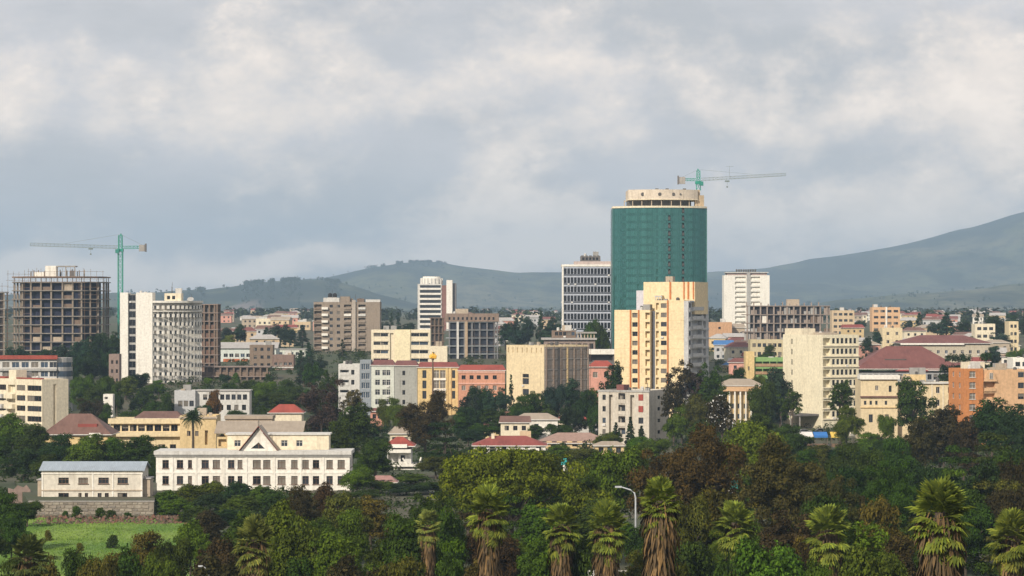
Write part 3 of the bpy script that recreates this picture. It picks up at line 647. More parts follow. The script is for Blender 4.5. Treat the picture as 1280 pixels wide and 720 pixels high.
b.block(26 * m + .004, 93 * m, 2, 10, 0, b.z(489), WHITE2, F=grid(8 * m, 65 * m, 8, 1.3, b.z(500), 0, 1, 1.7, style='d2') + grid(8 * m, 65 * m, 6, 1.3, b.z(513), 0, 1, 1.7, style='d2'), parapet=0, roof=TIN)

# --- unfinished concrete frames
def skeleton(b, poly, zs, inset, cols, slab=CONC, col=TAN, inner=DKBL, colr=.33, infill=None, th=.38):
    zs = [z for z in zs if z > 1.3]
    cxy = (sum(p[0] for p in poly) / len(poly), sum(p[1] for p in poly) / len(poly))
    for z in zs: b.part('floor_slab', MB().prism(poly, z - th, z), slab)
    for (x, y) in cols:
        for z0, z1 in zip([0] + list(zs[:-1]), zs): pass
        cb_ = MB()
        for z0, z1 in zip([0] + list(zs[:-1]), zs): cb_.box(x - colr, x + colr, y - colr, y + colr, z0 + .002, z1 - th - .002)
        b.part('column', cb_, col)
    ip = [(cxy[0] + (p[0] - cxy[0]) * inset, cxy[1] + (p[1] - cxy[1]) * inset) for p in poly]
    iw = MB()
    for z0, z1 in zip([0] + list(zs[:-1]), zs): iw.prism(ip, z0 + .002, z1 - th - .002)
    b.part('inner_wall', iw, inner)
def along(p, q, n, inset=.55):
    return [(p[0] + (q[0] - p[0]) * (i + .5) / n, p[1] + (q[1] - p[1]) * (i + .5) / n) for i in range(n)]
def scaffold(b, x0, x1, y, z0, z1, dx, dz, mat, r=.07):
    s = MB(); n = max(1, int((x1 - x0) / dx)); k = max(1, int((z1 - z0) / dz)); q = random.Random(int(x0 * 7 + z1))
    for i in range(n + 1): x = x0 + (x1 - x0) * i / n; s.bar((x + q.uniform(-.2, .2), y, z0), (x + q.uniform(-.2, .2), y + q.uniform(-.2, .2), z1 + q.uniform(0, 1.6)), r)
    for j in range(k + 1): z = z0 + (z1 - z0) * j / k; s.bar((x0 - q.uniform(0, .8), y - .05, z), (x1 + q.uniform(0, .8), y - .05, z + q.uniform(-.2, .2)), r)
    o = b.part('scaffold', s, mat); return o
WOOD = plain('scaffold_wood', (0.17, 0.11, 0.07), 0.8)
b = Bld('concrete_frame_tower', 'unfinished concrete frame tower with dark open floors beneath the green crane', 10, 1180)
m = b.m; poly = [(0, 9), (9, 0.2), (9.6, 0), (30, 0), (36, 4.5), (38.5, 12), (38.5, 26), (0, 26)]
ft = 10.7 * m; top = b.z(352); zs = [top - k * ft for k in range(14)][::-1]
cols = [(1, 10), (5, 5.6), (9.2, 1)] + [(x, .8) for x in (13.4, 17.6, 22.2, 26.4, 30)] + [(33.2, 3.4), (36, 6.5), (37.6, 12), (37.6, 19), (37.6, 25), (1, 17), (1, 25)]
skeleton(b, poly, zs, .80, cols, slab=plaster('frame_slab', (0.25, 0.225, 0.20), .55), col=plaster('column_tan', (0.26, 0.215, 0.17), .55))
z2 = top + ft * .62; b.part('formwork_slab', MB().prism(poly, z2 - .5, z2), plaster('formwork', (0.25, 0.17, 0.125), .4))
for (x, y) in cols[:13] + [(11, 1), (15.5, 1), (20, 1), (24.2, 1), (28, 1)]: b.part('prop', MB().box(x - .13, x + .13, y - .13, y + .13, top, z2 - .503), WOOD)
q = random.Random(61); xs_ = [9.6, 13.4, 17.6, 22.2, 26.4, 30]
for z0, z1_ in zip(zs[:-1], zs[1:]):
    for xa_, xb_ in zip(xs_[:-1], xs_[1:]):
        if q.random() < .30: b.box('infill_wall', xa_ + .4, xb_ - .4, 1.2, 1.45, z0 + .003, z0 + (z1_ - z0 - .39) * q.choice([.3, .45, .6, 1.0]), q.choice([TAN, BROWN, BROWN, DKBL]))
for k in range(15): x = q.uniform(2, 37); y = q.uniform(1.5, 14) if 9 < x < 30 else q.uniform(9, 20); b.box('starter_column', x, x + .35, y, y + .35, z2 + .003, z2 + q.uniform(.8, 3.2), q.choice([BROWN, CONCD, TAN]))
b.box('roof_box', 10, 14.5, 5, 9, z2 + .003, b.z(340), WHITE); b.box('roof_box', 14.6, 19, 4, 9, z2 + .003, b.z(332), WHITE); b.box('roof_slab', 19, 27, 4, 10, b.z(333.5), b.z(332), CONC)
for x in (19.3, 23, 26.7): b.box('roof_post', x - .2, x + .2, 4.2, 4.6, z2 + .003, b.z(333.5) - .002, CONC)
b.box('roof_box', 24.5, 26.3, 5, 7, z2 + .003, b.z(338), CONCD)
scaffold(b, 29, 38.9, .1, 0, z2 + 2, 2.1, 3.0, WOOD); scaffold(b, -.5, 8.8, 1.5, 0, z2 + 1, 2.3, 2.6, WOOD); scaffold(b, 8.5, 31, -.6, top - .5, z2 + 2, 1.7, 2.2, WOOD)
b = Bld('scaffold_frame', 'bare scaffolded frame at the edge beside the unfinished concrete tower', -14, 1230)
m = b.m; poly = [(0, 0), (7, 0), (7, 9), (0, 9)]; zs = [b.z(365) - k * 3.5 for k in range(12)][::-1]
skeleton(b, poly, zs, .45, [(.6, .5), (3.5, .5), (6.4, .5), (6.4, 8.4), (.6, 8.4)], inner=CONCD, colr=.25); scaffold(b, 1, 8.2, -.5, 0, b.z(358), 1.8, 1.9, WOOD)
b = Bld('brick_infill_tower', 'brown half built tower of brick filled floors behind the white round tower', 244, 1160)
m = b.m; ft = 10.5 * m; zs = [b.z(380) - k * ft for k in range(12)][::-1]; poly = [(0, 0), (9.2, 0), (9.2, 12), (0, 12)]
skeleton(b, poly, zs, .72, along((.4, .5), (8.8, .5), 4) + [(8.75, .5), (8.75, 6), (8.75, 11.5)], inner=CONCD, slab=plaster('slab_brown', (0.26, 0.20, 0.17), .4), col=BROWN)
for z0, z1 in zip(zs[:-3], zs[1:-2]): b.box('infill_wall', .2, 9.0, .9, 1.2, z0 + .003, z0 + (z1 - z0) * .52, plaster('infill_brick', (0.19, 0.115, 0.085), .45)); b.box('infill_wall', 8.2, 8.5, 1.3, 11.5, z0 + .003, z0 + (z1 - z0) * .52, BROWN)
for x in (1.2, 3.3, 5.5, 7.8): b.box('mullion_post', x - .14, x + .14, .86, 1.22, zs[-3] + .003, zs[-2] - .39, CONCD)
b = Bld('brown_low_frame', 'low unfinished brown building of open floors right of the white round tower', 246, 1120)
m = b.m; W = 92 * m; zs = [b.z(y) for y in (492, 481.5, 470, 458)]
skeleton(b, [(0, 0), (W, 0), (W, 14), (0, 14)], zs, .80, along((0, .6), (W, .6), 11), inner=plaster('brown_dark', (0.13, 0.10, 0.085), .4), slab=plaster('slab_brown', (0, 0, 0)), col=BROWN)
for z0, z1 in zip(zs[:-1], zs[1:]): b.box('infill_wall', .2, W - .2, .95, 1.2, z0 + .003, z0 + (z1 - z0) * .42, BROWN)
b = Bld('pale_warehouse', 'long pale warehouse with whitish roof and orange red panels', 273, 1260)
m = b.m; W = 72 * m; F = [Op((8 + i * 10.5) * m, (17 + i * 10.5) * m, b.z(454), b.z(448), style='w1', glass=0) for i in range(0)]
b.block(0, W, 0, 20, 0, b.z(436), plaster('pale_mint', (0.62, 0.66, 0.62), .35), F=grid(2, W - 1, 9, 1.8, b.z(446.5), 0, 1, 1.6, style='w2'), parapet=0, roofed=False)
b.gable(0, W, 0, 20, b.z(435), 2.3, TIN, WHITE, .8)
for i in range(3): b.box('orange_panel', (6 + i * 11) * m, (15.5 + i * 11) * m, -.12, -.003, b.z(455), b.z(448.5), plaster('panel_rust', (0.50, 0.15, 0.06), .35))
b = Bld('brown_cube_house', 'square brown brick block in front of the pale warehouse', 312, 1215)
m = b.m; b.block(0, 29 * m, 0, 9, 0, b.z(433), plaster('umber', (0.24, 0.18, 0.135), .45), F=grid(1, 28 * m, 3, 1.3, b.z(468), 3.3, 4, 1.4, style='d2'), parapet=.6)
b = Bld('brown_terrace', 'brown brick four storey terrace right of the brown cube block', 340, 1190)
m = b.m; b.block(0, 27 * m, 0, 9, 0, b.z(445), plaster('terrace_brown', (0.24, 0.165, 0.135), .5), F=grid(.6, 26 * m, 4, 1.3, b.z(476), 3.2, 3, 1.2, style='w2'), parapet=.5)
b.box('floor_band', -.1, 27 * m + .1, -.3, -.003, b.z(470), b.z(468.5), WHITE2); b.box('floor_band', -.1, 27 * m + .1, -.3, -.003, b.z(460), b.z(458.5), WHITE2)
b = Bld('low_mint_shed', 'low white roofed shed behind the dark conifers', 345, 1300); m = b.m
b.block(0, 38 * m, 0, 10, 0, b.z(437), PALEG, F=grid(1, 37 * m, 5, 1.4, b.z(444), 0, 1, 1.4), parapet=0, roof=TIN)
for px, D, wpx, y, lab in ((320, 1900, 27, 399, 'cream three storey house on the skyline with a wood behind'), (368, 1820, 20, 403, 'small beige house standing left of the brown apartment tower')):
    b = Bld('distant_house', lab, px, D); m = b.m
    b.block(0, wpx * m, 0, 9, 0, b.z(y), CREAM2 if wpx > 22 else BEIGE, F=grid(1, wpx * m - .6, 4, 1.4, b.z(y) - 3.2, -3.2, 4, 1.5, style='d2'), parapet=.4); b.box('roof_room', 2, 7, 2, 6, b.z(y) + .4, b.z(y - 3), WHITE2)
# --- brown apartment tower
b = Bld('brown_apartment_tower', 'brown concrete apartment tower with white balcony stacks and a cluttered roof', 392, 1370)
m = b.m; W = 83 * m; f = 8.2 * m; z1 = b.z(379); F = []; MUD = plaster('mud_brown', (0.29, 0.235, 0.185), .55)
nf = 13
for k in range(nf):
    zb = z1 - (k + 1) * f + .35
    F += [Op(.3, 10 * m, zb, zb + 2.2, kind='void', depth=1.6), Op(38 * m, 47 * m, zb, zb + 2.1, kind='void', depth=1.3), Op(56 * m, 65 * m, zb, zb + 2.1, kind='void', depth=1.3)]
    F += [Op(20 * m, 24 * m, zb + .7, zb + 2.0, style='d2'), Op(29 * m, 33 * m, zb + .7, zb + 2.0, style='d2')]
b.block(0, W, 0, 15, 0, z1, MUD, F=F, R=grid(1, 14, 3, 1.4, z1 - nf * f + 1, f, nf, 1.4, style='d2'), parapet=.6)
for k in range(nf):
    zb = z1 - (k + 1) * f + .3
    b.balcony(10.2 * m, 18 * m, 0, zb, WHITE, 1.3, 1.0); b.balcony(38 * m, 47 * m, 0, zb, WHITE if k == 1 else MUD, .5, .9); b.balcony(56 * m, 65 * m, 0, zb, WHITE2 if k < 2 else MUD, .5, .9); b.balcony(.3, 10 * m, 0, zb, BROWN, .3, .8)
b.box('stair_wall', 48 * m, 52.5 * m, -.9, -.003, 0, z1 + 1.5, plaster('stair_pale', (0.45, 0.39, 0.33), .4))
for x, wpx, h, mt in ((12, 20, 2.0, WHITE2), (33, 12, 2.6, MUD), (54, 9, 1.6, BROWN), (65, 18, 1.2, WHITE2)): b.box('roof_room', x * m, (x + wpx) * m, 1.5, 6, z1 + .03, z1 + .6 + h, mt)
b.antenna(23 * m, 2, z1 + 2.6, 4); b.antenna(52 * m, 3, z1 + 1.3, 3)
for i, x in enumerate((20, 26, 58)): water_tank('black water tank on the roof of the brown apartment tower', (X(392 + x, 1370), 1371.2 + 2, b.z0 + z1 + (2.6 if i < 2 else .03)), 1.0, 1.9, group='tanks on the brown apartment tower')

# --- cream office in front of it
b = Bld('cream_office', 'cream four storey office with a blank central panel and window bands', 464, 1200)
m = b.m; W = 74 * m; z1 = b.z(414); f = 10.6 * m; F = []
for k in range(5):
    zb = z1 - (k + 1) * f + 1.35
    for (a, c) in ((3, 11.5), (11.9, 21), (50, 60), (60.4, 71)): F.append(Op(a * m, c * m, zb, zb + 1.75, style='d3', depth=.4))
F.append(Op(23.5 * m, 28 * m, 2, z1 - .8, kind='void', depth=.8))
b.block(0, W, 0, 14, 0, z1, CREAM2, F=F, parapet=.6)
for k in range(5): b.box('sun_shelf', 2.5 * m, 21.5 * m, -.45, -.003, z1 - k * f - .75, z1 - k * f - .5, CREAM2); b.box('sun_shelf', 49.5 * m, 71.5 * m, -.45, -.003, z1 - k * f - .75, z1 - k * f - .5, CREAM2)
b.box('blank_panel', 29.5 * m, 49 * m, -.5, -.003, 0, z1 + .7, plaster('panel_cream', (0.80, 0.70, 0.47), .2))
b = Bld('cream_stub', 'short blank cream building behind the yellow emblem mast', 538, 1150); m = b.m
b.block(0, 21 * m, 0, 9, 0, b.z(434), CREAM2, F=[Op(2 * m, 5 * m, b.z(446), b.z(440), style='d2')], parapet=.4)

# --- white banded tower on the skyline
b = Bld('white_banded_tower', 'slim white tower with horizontal bands and a rounded crown against the hill', 522, 1800)
m = b.m; f = 6.3 * m; z1 = b.z(356); F = []; nf = 17
for k in range(nf): F.append(Op(3 * m, 29 * m, z1 - (k + 1) * f + 1.25, z1 - k * f - .25, style='d4', depth=.9, glass=1))
RB = plaster('red_brown', (0.23, 0.12, 0.10), .35)
b.block(0, 30 * m, 0, 16, 0, z1, WHITE2, F=F, L=grid(1, 15, 4, 1.8, z1 - nf * f + 1.2, f, nf, 1.5, style='d2'), parapet=.5, rail=WHITE)
for k in range(nf): b.box('band_rail', 2.5 * m, 29.5 * m, -.5, -.003, z1 - (k + 1) * f + .05, z1 - (k + 1) * f + 1.2, WHITE)
b.box('red_strip', 30 * m + .01, 36 * m, .3, 14, 0, z1 - .3, RB); b.box('pylon', 36 * m + .01, 43.5 * m, -.8, 14, 0, b.z(350), WHITE); b.box('rear_wing', 43.5 * m + .01, 48 * m, 2, 16, 0, b.z(354), plaster('wing_dark', (0.2, 0.19, 0.19), .4))
b.part('crown', MB().prism([(17 * m + 14 * m * math.cos(a), 8 + 7 * math.sin(a)) for a in [2 * math.pi * i / 20 for i in range(20)]], z1 + .53, b.z(347.5)), WHITE)
b.part('crown_cap', MB().prism([(17 * m + 11 * m * math.cos(a), 8 + 5 * math.sin(a)) for a in [2 * math.pi * i / 20 for i in range(20)]], b.z(347.5) + .003, b.z(345.5)), WHITE)
for k in range(9): a = math.pi * (1.1 + .8 * k / 8); b.box('crown_fin', 17 * m + 14.3 * m * math.cos(a) - .3, 17 * m + 14.3 * m * math.cos(a) + .3, 8 + 7.1 * math.sin(a) - .3, 8 + 7.1 * math.sin(a) + .2, z1 + .54, b.z(348), WHITE2)

# --- dark unfinished office
b = Bld('dark_frame_office', 'unfinished dark office frame with brown top storey and pale slab edges', 557, 1290)
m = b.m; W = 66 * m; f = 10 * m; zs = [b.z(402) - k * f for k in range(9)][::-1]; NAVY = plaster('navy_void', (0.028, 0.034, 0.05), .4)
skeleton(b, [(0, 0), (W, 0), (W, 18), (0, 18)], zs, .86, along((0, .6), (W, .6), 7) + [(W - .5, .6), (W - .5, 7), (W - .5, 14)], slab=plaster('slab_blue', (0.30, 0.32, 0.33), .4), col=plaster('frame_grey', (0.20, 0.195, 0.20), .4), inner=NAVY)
b.box('column_cladding', 14 * m, 16.5 * m, -.25, -.003, 0, zs[-1], WHITE2); b.box('column_cladding', 24 * m, 27.5 * m, -.3, -.003, 0, zs[-1], plaster('clad_tan', (0.42, 0.32, 0.22), .4))
b.block(-.2, W + .2, -.2, 18.2, zs[-1] + .003, b.z(393), plaster('attic_brown', (0.26, 0.19, 0.15), .5), F=grid(1, W - 1, 11, .9, b.z(400), 0, 1, 1.3, style='d1', glass=0), parapet=.4)
b.box('lift_head', 12 * m, 28 * m, 4, 10, b.z(393) + .03, b.z(386), TAN)
scaffold(b, 28 * m, W + .6, -.5, 0, zs[-1], 2.4, 3.2, WOOD, .05)
for z0 in zs[:-1]: b.box('guard_panel', 28 * m, W - 1.0, 1.4, 1.6, z0 + .003, z0 + 1.1, CONCD)
b = Bld('brown_frame_wing', 'brown unfinished wing of open floors left of the dark office frame', 536, 1310)
m = b.m; zs = [b.z(397) - k * 3.55 for k in range(9)][::-1]; W = 20 * m
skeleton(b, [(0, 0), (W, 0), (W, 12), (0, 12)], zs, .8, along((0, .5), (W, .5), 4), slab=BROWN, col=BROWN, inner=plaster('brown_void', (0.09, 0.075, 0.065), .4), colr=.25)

# --- the terrace of coloured houses
def row_house(name, lab, px, wpx, ytop, wall, F, roof=None, D=950, depth=11, parapet=.5, rise=0, roofm=None):
    b = Bld(name, lab, px, D); m = b.m; W = wpx * m; z1 = b.z(ytop)
    b.block(0, W, 0, depth, 0, z1, wall, F=F(b, m, W, z1), parapet=0 if rise else parapet, roof=roof, roofed=not rise)
    if rise: b.hip(0, W, 0, depth, z1, rise, roofm or RED, .35, inset=1.0)
    return b
row_house('white_balcony_house', 'white rendered three storey house with dark balcony openings', 423, 26.6, 457, WHITE2, lambda b, m, W, z1: [Op(2 * m, 13 * m, z1 - 3.2 - k * 3.3, z1 - 1.4 - k * 3.3, kind='loggia', style='d3') for k in range(3)] + [Op(16 * m, 20 * m, z1 - 3.0 - k * 3.3, z1 - 1.4 - k * 3.3, style='d2', glass=0) for k in range(3)])
row_house('blue_glass_house', 'narrow grey blue glazed stair house between pale fronts', 450, 13.6, 452, plaster('blue_grey', (0.27, 0.30, 0.33), .35), lambda b, m, W, z1: grid(.4, W - .3, 2, 1.3, z1 - 2.7, -3.1, 4, 2.0, style='w2', glass=3))
row_house('mint_white_house', 'pale minty white house with square paned windows under a red roof edge', 464, 28.6, 456.5, PALEG, lambda b, m, W, z1: [Op(a * m, c * m, z1 - 3.4 - k * 3.2, z1 - 1.6 - k * 3.2, style='w2t', glass=1) for k in range(4) for a, c in ((5, 11), (14, 18.5), (19, 24))], rise=1.7, roofm=REDD)
row_house('grey_plaster_house', 'grey plastered house with a single narrow window column', 493, 28.6, 457, plaster('wet_grey', (0.37, 0.37, 0.335), .5), lambda b, m, W, z1: [Op(10 * m, 13.5 * m, z1 - 3.2 - k * 3.2, z1 - 1.7 - k * 3.2, style='d2', glass=0) for k in range(4)], rise=1.6, roofm=REDD)
b = row_house('yellow_white_house', 'yellow house with white window bays and yellow pilasters', 522, 50.6, 459, YEL, lambda b, m, W, z1: [Op(a * m, c * m, z1 - 3.6 - k * 3.4, z1 - 1.0 - k * 3.4, style='w2t' if w_ else 'd2', glass=2 if w_ else 1) for k in range(3) for a, c, w_ in ((6, 11, 0), (20, 27, 1), (28, 35, 1), (43, 47, 0))], rise=1.6, roofm=RED)
for px in (17.5, 36, 40): b.box('pilaster', px * b.m, (px + 2) * b.m, -.3, -.003, 0, b.z(459.5), YEL)
for k in range(3): b.box('white_apron', 19.6 * b.m, 35.5 * b.m, -.2, -.003, b.z(459) - 4.3 - k * 3.4, b.z(459) - 3.65 - k * 3.4, WHITE)
b = row_house('coral_house', 'coral pink house with a red roof and a row of small dark windows', 573, 58, 463, CORAL, lambda b, m, W, z1: [Op(a * m, (a + 5) * m, z1 - 2.9, z1 - 1.6, style='d2', glass=0) for a in (4, 14, 23, 32.5, 43)] + [Op(a * m, (a + 5) * m, z1 - 6.5, z1 - 4.9, style='w2', glass=2) for a in (4, 14, 23, 32.5, 43)], rise=1.7, roofm=REDB, D=940)
b.box('cornice', -.1, 58 * b.m + .1, -.22, -.003, b.z(466), b.z(464), plaster('coral_pale', (0.72, 0.42, 0.33), .3)); b.box('cornice', -.1, 58 * b.m + .1, -.22, -.003, b.z(480), b.z(478.5), plaster('coral_pale', (0, 0, 0)))

# --- emblem mast
t = link('emblem_mast', None, None, (X(541, 930), 930, 0)); tag(t, 'brown mast topped by a yellow flame shaped emblem above the coloured houses', 'mast')
MB().tube([(0, 0, 0), (0, 0, Z(449, 930))], [.35, .22], 8).obj('pole', plain('mast_brown', (0.12, 0.075, 0.05), .7), t)
e = MB()
for k in range(5):
    a = -1.0 + k * .5; L = 2.3 - .25 * abs(k - 2.3); e.tube([(0, 0, 0), (math.sin(a) * L * .5, -.1, math.cos(a) * L * .5), (math.sin(a * .75) * L, 0, math.cos(a * .75) * L)], [.25, .52, .06], 8)
e.obj('emblem', plain('emblem_yellow', (0.75, 0.42, 0.04), .45), t, (0, 0, Z(449, 930)))
MB().tube([(0, 0, -.4), (0, 0, .3)], [.3, .55], 10).obj('socket', plain('mast_brown', (0, 0, 0)), t, (0, 0, Z(449, 930)))

# --- cream silo block with an unfinished flank
b = Bld('cream_cube_block', 'square cream block with vertical slots under its roof and a raw grey flank', 680, 900, 40)
m = b.m; dd = b.d(47); ww = b.w(56); z1 = b.z(433); L = [Op(dd * .43, dd * .60, b.z(481) - k * 3.4, b.z(475) - k * 3.4 + .4, style='d2', glass=1) for k in (0, 1)] + [Op(dd * .43, dd * .60, b.z(475) + .6, b.z(468), style='d2', glass=0)]
L += [Op(dd * (i + .3) / 8, dd * (i + .5) / 8, z1 - 2.1, z1 - .5, kind='void', depth=.4) for i in range(8)]
b.block(0, ww, 0, dd, 0, z1, CREAM, L=L, parapet=.3)
RAW = plaster('raw_block', (0.235, 0.205, 0.18), .5)
b.box('raw_wall', .15, ww - .05, -.45, -.004, 0, z1 - .2, RAW)
for k in range(5): b.box('floor_edge', .1, ww, -.62, -.455, z1 - .8 - k * 3.3, z1 - .5 - k * 3.3, CONC)
for i in range(7): x = .3 + (ww - .9) * i / 6; b.box('frame_column', x, x + .45, -.72, -.46, 0, z1 - .3, plaster('frame_col', (0.33, 0.26, 0.21), .4) if i != 3 else OCHRE)
b.box('dark_slot', ww * .28, ww * .33, -.75, -.725, 0, z1 - .4, FRD)
scaffold(b, .3, ww, -1.2, 0, z1 + .6, 2.6, 3.3, WOOD, .05)
b = Bld('workshop_sheds', 'row of weathered brown sheds with sagging slab roof behind the cream cube', 680, 1080)
m = b.m; b.block(0, 64 * m, 0, 14, 0, b.z(425), plaster('shed_brown', (0.30, 0.235, 0.205), .5), F=grid(1, 63 * m, 8, 1.5, b.z(436), 0, 1, 2, style='d2'), parapet=0, roofed=False)
b.box('roof', -1, 66 * m, -1, 15, b.z(424.7), b.z(422.5), TIN); b.block(10 * m, 40 * m, 3, 12, b.z(422.4), b.z(414), BROWN, F=grid(1, 29 * m, 5, 1.2, b.z(419.5), 0, 1, 1.4, style='d2'), parapet=.2, roof=TIN)
for i in range(6): b.box('roof_post', (42 + i * 4) * m, (42 + i * 4) * m + .4, .2, .6, b.z(422.4), b.z(417), TAN)
b.box('upper_slab', 40 * m, 66 * m, -.5, 10, b.z(416.9), b.z(415), CONC)
b = Bld('white_fascia_hall', 'low hall with a broad white fascia above a dark opening', 733, 1010)
m = b.m; b.block(0, 35 * m, 0, 12, 0, b.z(443), CONCD, F=[Op(1, 33 * m, b.z(452), b.z(444.5), kind='void', depth=2)], parapet=0, roofed=False); b.box('white_fascia', -.5, 36 * m, -1, 12.3, b.z(442.9), b.z(437), WHITE)
b = Bld('pink_cottage', 'pink cottage with a red roof between the cream cube and the tall yellow flats', 737, 960)
m = b.m; b.block(0, 30 * m, 0, 8, 0, b.z(459), plaster('pink_wall', (0.64, 0.33, 0.26), .35), F=[Op(4 * m, 10 * m, b.z(472), b.z(465), style='w2', glass=2), Op(18 * m, 24 * m, b.z(472), b.z(465), style='w2')], parapet=0, roofed=False); b.hip(0, 30 * m, 0, 8, b.z(458.5), 2.0, REDB, .6, inset=2.5)

# --- dark glass tower
b = Bld('dark_banded_tower', 'dark glass office tower with pale grid bands and a white roof edge', 703, 1250)
m = b.m; W = 66 * m; f = 11.3 * m; z1 = b.z(334); F = []; PGR = plaster('pale_grid', (0.46, 0.49, 0.56), .2)
for k in range(11):
    zb = z1 - (k + 1) * f + .9
    F += [Op(.55 + (W - 1.1) * i / 15 + .13, .55 + (W - 1.1) * (i + 1) / 15 - .13, zb, zb + 2.55, style='d1', depth=.35, glass=0) for i in range(15)]
b.block(0, W, 0, 20, 0, z1, PGR, F=F, L=grid(1, 19, 12, 1.2, z1 - 11 * f + .9, f, 11, 2.5, style='d1', glass=0), parapet=.3)
for k in range(11): b.box('dark_spandrel', .5, W - .5, -.14, -.003, z1 - (k + 1) * f + .32, z1 - (k + 1) * f + .82, GL[1])
b.box('white_edge', -.35, W + .35, -.35, 20.3, z1 + .31, b.z(330.5), WHITE); b.box('corner_strip', -.2, .5, -.25, -.003, 0, z1 + .3, WHITE)
b.box('penthouse', 15 * m, W, 3, 16, b.z(330.4), b.z(326.5), plaster('pent_rose', (0.45, 0.37, 0.34), .3)); b.block(23 * m, 48 * m, 5, 12, b.z(326.4), b.z(320.5), CONCD, F=grid(.5, 8, 5, 1.0, b.z(325), 0, 1, 1.2, style='d1', glass=0), parapet=.2)
for i in range(5): b.box('roof_plant', (24 + i * 5) * m, (27 + i * 5) * m, 5, 8, b.z(320.5) + .2, b.z(319), FRD)

# --- green glass tower
b = Bld('green_glass_tower', 'tall curved green glass tower with a beige crown, tallest in the city', 826, 1150)
m = b.m; R_, A = 24.4, math.radians(50); ztop = b.z(259.5); nf = 22; f = ztop / nf; npan = 44
def green_glass(name, c, rough):
    mm, t, p, o = new_mat(name); g = geo(t); oi = t.node('ShaderNodeNewGeometry')
    v = t.math('ADD', t.math('MULTIPLY', oi.outputs['Random Per Island'], .36), .82)
    t.l.new(t.mix(1.0, c, t.comb(v, v, v), 'MULTIPLY'), p.inputs['Base Color']); p.inputs['Roughness'].default_value = rough
    p.inputs['Metallic'].default_value = 0.6; p.inputs['Specular IOR Level'].default_value = 0.5; return mm
GG = green_glass('green_glass', (0.058, 0.185, 0.168), .05); GS = green_glass('green_spandrel', (0.052, 0.168, 0.152), .10); MUL = plain('green_mullion', (0.04, 0.13, 0.115), .3)
pf = lambda a, r: (r * math.sin(a), R_ - r * math.cos(a) - 0.0)
gq = random.Random(5); opened = {(k, 25) for k in range(9, 21)} | {(k, 31) for k in range(12, 22)}
for k in range(nf):
    g1 = MB(); z0 = k * f
    for i in range(npan):
        a0, a1 = -A + 2 * A * i / npan, -A + 2 * A * (i + 1) / npan; e = lambda: gq.gauss(0, .013)
        p0, p1, zs0, zm, zz1 = pf(a0, R_), pf(a1, R_), z0 + .02, z0 + .95, z0 + f - .02
        q0, q1 = pf(a0, R_ + e()), pf(a1, R_ + e()); q2, q3 = pf(a1, R_ + e()), pf(a0, R_ + e())
        g1.quad(p0 + (zs0,), p1 + (zs0,), p1 + (zm - .03,), p0 + (zm - .03,), 1)
        if (k, i) not in opened: g1.quad(q0 + (zm,), q1 + (zm,), q2 + (zz1,), q3 + (zz1,), 0)
        else:
            g1.quad(pf(a0, R_ - .6) + (zm,), pf(a1, R_ - .6) + (zm,), pf(a1, R_ - .6) + (zz1,), pf(a0, R_ - .6) + (zz1,), 2)
    b.part('glass_storey', g1, [GG, GS, FRD])
for (k, i) in sorted(opened):
    a0 = -A + 2 * A * i / npan; (x, y) = pf(a0, R_ + .02); b.part('vent_window', MB().box(0, .85, -.35, -.25, 1.2, 2.3), FRD, (x, y, k * f), a0)
mu = MB()
for i in range(npan + 1):
    a = -A + 2 * A * i / npan; (x, y) = pf(a, R_ + .03); mu.box(x - .02, x + .02, y - .03, y + .04, 0, ztop)
b.part('mullions', mu, MUL)
arcp = lambda r, n=24, aa=A: [pf(-aa + 2 * aa * i / n, r) for i in range(n + 1)]
core = MB().prism(arcp(R_ - .7) + [(17.8, 30), (-17.8, 30)], 0, ztop - .4); b.part('core_wall', core, plain('tower_core', (0.025, 0.06, 0.055), .5))
b.box('side_fin', pf(A, R_)[0] - .3, pf(A, R_)[0] + .35, pf(A, R_)[1] - .1, 28, 0, ztop, MUL); b.box('side_fin', pf(-A, R_)[0] - .35, pf(-A, R_)[0] + .3, pf(-A, R_)[1] - .1, 28, 0, ztop, MUL)
b.part('roof_rim', MB().prism(arcp(R_ + .45) + [(18.8, 30), (-18.8, 30)], ztop + .003, ztop + .75), CREAM2)
b.part('gap_wall', MB().prism(arcp(R_ - 5, 16, math.radians(41)) + [(12.7, 26), (-12.7, 26)], ztop + .753, b.z(248.5)), FRD)
cr = MB(); rr = R_ - 1.6; aa = math.radians(38)
b.part('crown_wall', MB().prism([pf(-math.radians(34) + math.radians(76) * i / 20, rr) for i in range(21)] + [(15.4, 26), (-13, 26)], b.z(248.4), b.z(236.5)), plaster('crown_beige', (0.66, 0.57, 0.46), .6))
b.part('crown_rim', MB().prism([pf(-math.radians(34) + math.radians(76) * i / 20, rr + .3) for i in range(21)] + [(15.7, 26), (-13.3, 26)], b.z(249.4), b.z(248.45)), CREAM2)
for i in range(9):
    a = math.radians(-40 + 82 * i / 8); (x, y) = pf(a, R_ - 2.2); b.part('crown_column', MB().box(-.16, .16, -.16, .16, ztop + .753, b.z(249.45)), TAN, (x, y, 0))
for px, h in ((-22, 5.5), (-1, 5), (16, 5), (25, 3.2)):
    a = math.asin((px * m) / rr); (x, y) = pf(a, rr + .05); b.part('porthole', MB().tube([(0, -.05, 0), (0, .5, 0)], [h * m * .5 * .9] * 2, 10), FRD, (x, y, b.z(242.5)))
pier = MB(); px0, px1 = 44 * m, 56 * m; pier.prism([(px0, 7.5), (px1, 9.5), (px1, 12), (px0, 12)], b.z(269), b.z(243)); b.part('corner_pier', pier, BEIGE)
pr2 = MB().prism([(px0 + .4, 9), (px1 - 1.6, 9.6), (px1 - 1.6, 12), (px0 + .4, 12)], b.z(243) + .003, b.z(236)); b.part('corner_pier', pr2, BEIGE)
